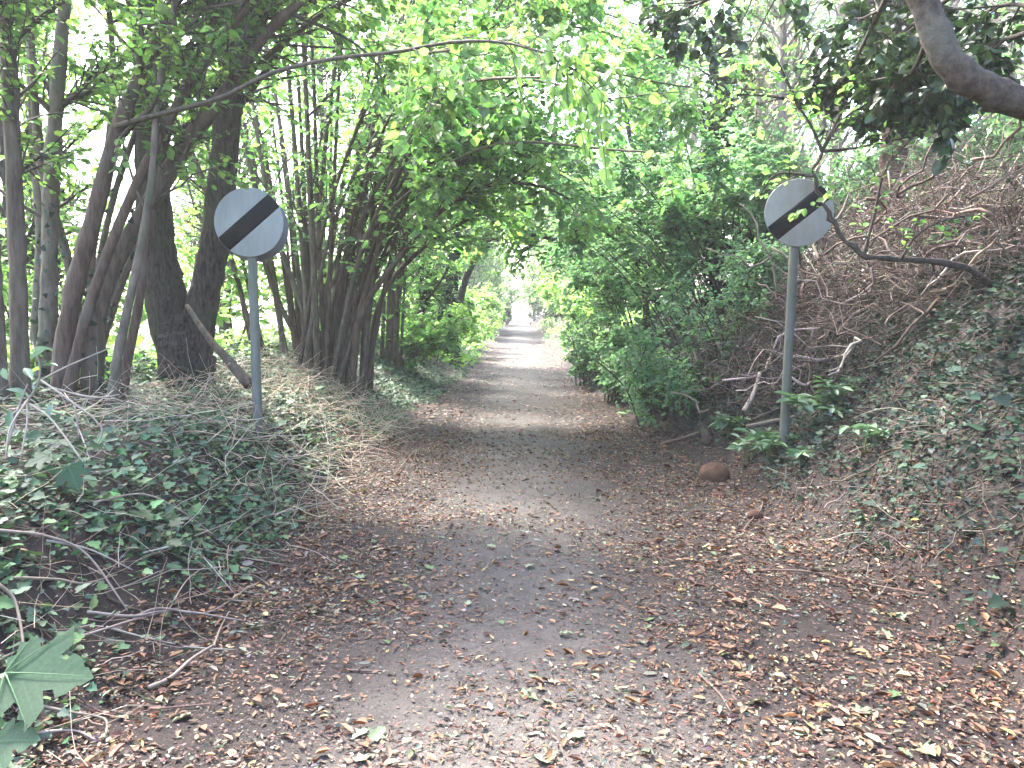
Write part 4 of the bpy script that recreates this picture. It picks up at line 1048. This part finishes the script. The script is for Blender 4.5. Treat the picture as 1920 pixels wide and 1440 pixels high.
tubes(S, rng.uniform(.0015, .004, 600)[:, None] * np.linspace(1, .5, 6), 3, col=palette(600, WOOD), cap=False).build('dry_stems', M_STRAW, kind='stuff')['label'] = 'thin dead stems scattered on the right bank'

# ------------------------------------------------------------------ ivy over the banks
def ground_cover(name, label, N, x0, x1, y0, y1, dens, L, lift, cols, tmpl=T_IVY, mat=M_IVY, tilt=.45):
    x = rng.uniform(x0, x1, N); y = y0 + (y1 - y0) * rng.uniform(0, 1, N) ** 1.5
    k = rng.uniform(0, 1, N) < dens(x, y); x, y = x[k], y[k]; N = len(x)
    pos = np.stack([x, y, H(x, y) + rng.uniform(.01, 1, N) * lift], -1)
    a = rng.uniform(0, 2 * math.pi, N); d = np.stack([np.cos(a), np.sin(a), rng.normal(0, .3, N)], -1)
    LL = L * np.exp(rng.normal(0, .42, N))
    g = leaves(Geo(), pos, d, np.array([0, -.25, 1.]) + tilt * rng.normal(size=(N, 3)), LL, LL * .95, tmpl, palette(N, cols, jit=.25))
    o = g.build(name, mat, kind='stuff'); o['label'] = label
    return o
def dl_(x, y):
    d = lane_left(y) - x + .35 * vnoise(x * 1.2, y * 1.2, 21); return smooth((d - .12) / .35) * np.clip(.66 + 1.5 * vnoise(x * 1.1, y * 1.1, 22), .1, 1) * (1 - .4 * smooth((4.6 - y) / 1.5) * smooth((2.6 + x) / .8))
def dr_(x, y):
    d = x - lane_right(y) + .5 * vnoise(x * 1.1, y * 1.1, 23); return smooth((d - .12) / .45) * np.clip(.68 + 1.7 * vnoise(x * 1., y * 1., 24), .08, 1)
ground_cover('ivy', 'dark green ivy carpet covering the left bank', 140000, -5.5, -1.3, 1.9, 34, dl_, .035, .08, G_IVYL)
ground_cover('ivy', 'dark ivy patches over the right bank', 110000, 1.8, 6., 2.5, 20, dr_, .031, .12, G_IVY)
# trailing ivy runners on both banks
for lab, x0, x1, y0, y1, n_ in (('ivy runners trailing over the right bank', 2.5, 5.2, 3.6, 9, 320), ('ivy runners trailing over the left bank', -4., -1.7, 2.4, 8, 260)):
    c = bank_pts(n_, x0, x1, y0, y1); p = c; d = nrm(runit(n_) * np.array([1, 1, .05])); out = [c]
    for k in range(8):
        d = nrm(d + .45 * rng.normal(size=d.shape) * np.array([1, 1, .1])); p = p + d * .1; p[:, 2] = H(p[:, 0], p[:, 1]) + .012; out.append(p)
    P_ = np.stack(out, 1)
    g = tubes(P_, np.full((n_, 9), .0035), 4, col=palette(n_, [(.06, .045, .03), (.05, .055, .03), (.09, .06, .045)]), cap=False)
    g.build('ivy_runners', M_DEAD, kind='stuff')['label'] = lab
ground_cover('undergrowth', 'low green undergrowth beneath the trees on the left', 16000, -12, -4, 7, 30, lambda x, y: np.clip(.5 + 1.5 * vnoise(x * .5, y * .5, 31), 0, 1), .09, .35, G_BRIGHT, T_MID, M_HAZEL, .6)
ground_cover('undergrowth', 'low green undergrowth on the floor of the right hand wood', 14000, 3.5, 13, 11, 32, lambda x, y: np.clip(.4 + 1.5 * vnoise(x * .5, y * .5, 32), 0, 1), .08, .4, G_BLUE, T_MID, M_HAZEL, .6)

def verge(x, y):
    d = np.maximum(lane_left(y) - x, x - lane_right(y)) + .5 * vnoise(x * 1.3, y * .6, 33)
    return smooth((d - .05) / .6) * np.clip(.7 + vnoise(x * .7, y * .4, 34), .1, 1)
ground_cover('undergrowth', 'bright low plants along both verges of the clearing', 26000, -7, 7, 22, 64, verge, .11, .35, G_BRIGHT, T_MID, M_HAZEL, .6)
ground_cover('undergrowth', 'low leafy plants along the foot of the right bank beyond the stone', 5000, 1.2, 4.5, 11.5, 24, verge, .07, .25, G_BLUE, T_MID, M_HAZEL, .6)

# ------------------------------------------------------------------ leaf litter
DEADC = [(.17, .08, .045), (.24, .115, .06), (.32, .175, .10), (.42, .27, .17), (.10, .055, .042), (.15, .18, .12), (.23, .26, .19), (.40, .33, .13), (.34, .29, .26), (.13, .065, .05)]
DEADC = [tuple(.62 * q for q in c_) for c_ in DEADC]
DEADW = [3.2, 3., 1.9, 1., 3.6, 1.5, .9, .4, .7, 3.2]
def litter_pts(N, x0, x1, y0, y1, dens, pw=1.):
    x = rng.uniform(x0, x1, N); y = y0 + (y1 - y0) * rng.uniform(0, 1, N) ** pw
    k = rng.uniform(0, 1, N) < dens(x, y); return x[k], y[k]
def lit(x, y):
    side_ = smooth((np.abs(x - .02) - .35) / .8)
    inl = smooth((x + 2.) / .4) * smooth((lane_right(y) + .9 - x) / .6)
    bare = 1 - .85 * np.exp(-(((x - 1.45) / .28) ** 2 + ((y - 3.95) / .22) ** 2)) - .6 * np.exp(-(((x + 1.15) / .3) ** 2 + ((y - 3.1) / .25) ** 2))
    return inl * (.5 + .5 * side_) * np.clip(.66 + .8 * vnoise(x * 1.6, y * 1.6, 41) + .7 * vnoise(x * 5, y * 5, 42), .08, 1) * np.clip(bare, .03, 1)
def scatter(name, label, N, x0, x1, y0, y1, L0, L1, tmpl, pw=1., dens=lit, ratio=.62, tilt=.22, cols=DEADC, w=DEADW):
    x, y = litter_pts(N, x0, x1, y0, y1, dens, pw); n = len(x)
    pos = np.stack([x, y, H(x, y) + rng.uniform(.003, .016, n)], -1)
    a = rng.uniform(0, 2 * math.pi, n); d = np.stack([np.cos(a), np.sin(a), rng.normal(0, .12, n)], -1)
    LL = rng.uniform(L0, L1, n) * np.exp(rng.normal(0, .25, n))
    g = leaves(Geo(), pos, d, np.array([0, 0, 1.]) + tilt * rng.normal(size=(n, 3)), LL, LL * ratio * rng.uniform(.6, 1.2, n), tmpl, palette(n, cols, w, .25), curl=rng.uniform(-.4, 1.5, n))
    o = g.build(name, M_LITTER, kind='stuff'); o['label'] = label
scatter('fallen_leaves', 'brown curled leaf litter covering the near part of the track', 74000, -2.3, 3.4, 2.2, 11, .016, .042, T_CURL, 1.15, ratio=.52)
scatter('fallen_leaves', 'broken leaf fragments trodden into the near part of the track', 110000, -2.4, 3.5, 2.2, 12, .008, .024, T_FLAKE, 1.2, tilt=.3)
scatter('fallen_leaves', 'leaf litter thinning out along the far part of the track', 60000, -2.2, 3.2, 11, 44, .03, .055, T_FLAKE, 1.3)
scatter('fallen_leaves', 'dead leaves lying among the ivy on the left bank', 16000, -5, -1.4, 2, 16, .025, .05, T_CURL, 1.2, dens=lambda x, y: np.clip(.5 + vnoise(x, y, 51), .1, 1), tilt=.4)
scatter('fallen_leaves', 'dead leaves lying on the right bank', 22000, 1.6, 6.5, 3, 16, .022, .045, T_CURL, 1.2, dens=lambda x, y: np.clip(.28 + vnoise(x, y, 52), .03, 1), tilt=.4, w=[3, 2, 1, .4, 4, 1, .5, .2, .3, 4])  # weights favour dark tones, putting this bank's shade into leaf colour

scatter('grit', 'small stones and crumbs of earth on the worn strip of the track', 60000, -1.5, 2.2, 2.2, 14, .005, .014, T_FLAKE, 1.5, dens=lambda x, y: np.clip(.6 + vnoise(x * 3, y * 3, 61), .1, 1) * smooth((1.6 - np.abs(x)) / .9), tilt=.5,
        cols=[(.05, .042, .04), (.09, .078, .075), (.14, .125, .12), (.03, .022, .02), (.07, .05, .042)], w=[3, 3, 1.2, 3, 2])
scatter('earth_crumbs', 'dark crumbs of earth and rotted leaf along the track margins', 60000, -3.5, 3.8, 2.1, 12, .006, .022, T_FLAKE, 1.3, dens=lambda x, y: np.clip(.6 + vnoise(x * 3, y * 3, 62), .1, 1) * smooth((np.abs(x) - .4) / .7), tilt=.5,
        cols=[(.03, .02, .017), (.05, .032, .025), (.016, .011, .01), (.075, .045, .032)], w=[3, 3, 2, 1.3])
# single leaves that can be picked out on the near track
KIND = [('curled brown leaf lying on the near part of the track', 'curled brown leaves on the track', T_CURL, [(.24, .12, .06), (.30, .16, .08), (.19, .09, .05)], (.042, .08), .55, 130),
        ('pale orange dead leaf lying on the near part of the track', 'pale orange leaves on the track', T_CURL, [(.44, .26, .14), (.5, .33, .2), (.42, .28, .18)], (.04, .07), .55, 80),
        ('yellow fallen leaf lying on the near part of the track', 'yellow leaves on the track', T_OV, [(.5, .42, .13), (.55, .48, .2)], (.035, .055), .6, 18),
        ('grey green lobed leaf lying on the near part of the track', 'grey green leaves on the track', T_MAPLE_S, [(.18, .24, .14), (.27, .32, .22), (.13, .2, .09)], (.045, .095), .95, 62)]
for lab, grp, tm, cols, (a0, a1), ratio, cnt in KIND:
    cols = [tuple(.66 * q for q in c_) for c_ in cols]
    meshes = []
    for k in range(6):
        me = leaves(Geo(), np.zeros((1, 3)), np.array([[1., 0, 0]]), np.array([[0, 0, 1.]]), 1., ratio * rng.uniform(.8, 1.15), tm, palette(1, cols, jit=.12), curl=rng.uniform(.2, 1.4)).mesh('fallen_leaf'); me.materials.append(M_LITTER); meshes.append(me)
    x, y = litter_pts(4000, -1.9, 2.6, 2.65, 5.6, lit, 1.1)
    px_ = 960 + (x / y) * F
    ok = np.nonzero((px_ > 90) & (px_ < 1890))[0][:cnt]
    for k in ok:
        a = rng.uniform(0, 2 * math.pi)
        tag(place(meshes[k % 6], 'fallen_leaf', (x[k], y[k], float(H(x[k], y[k])) + .014), (math.cos(a), math.sin(a), rng.normal(0, .08)), np.array([0, 0, 1.]) + .18 * rng.normal(size=3), rng.uniform(a0, a1)), lab, 'leaf', grp)

# ------------------------------------------------------------------ thin air volume added to stand in for lens glare and lifted blacks
def glare_haze(density):
    x0, x1, y0, y1, z0, z1 = -190, 190, -70, 310, -6, 19
    v = np.array([(x, y, z) for z in (z0, z1) for x, y in ((x0, y0), (x1, y0), (x1, y1), (x0, y1))], float)
    q = np.array([[3, 2, 1, 0], [4, 5, 6, 7], [0, 1, 5, 4], [1, 2, 6, 5], [2, 3, 7, 6], [3, 0, 4, 7]])
    m, nt, N, Lk, out = newmat('glare_haze')
    p = N('ShaderNodeVolumePrincipled'); p.inputs['Density'].default_value = density
    p.inputs['Color'].default_value = (.93, .95, .97, 1); p.inputs['Anisotropy'].default_value = .3
    Lk(p.outputs[0], out.inputs['Volume'])
    g = Geo(); g.add(v, q.ravel(), np.full(6, 4)); g.build('glare_haze', m, kind='stuff')
glare_haze(GLARE_HAZE)
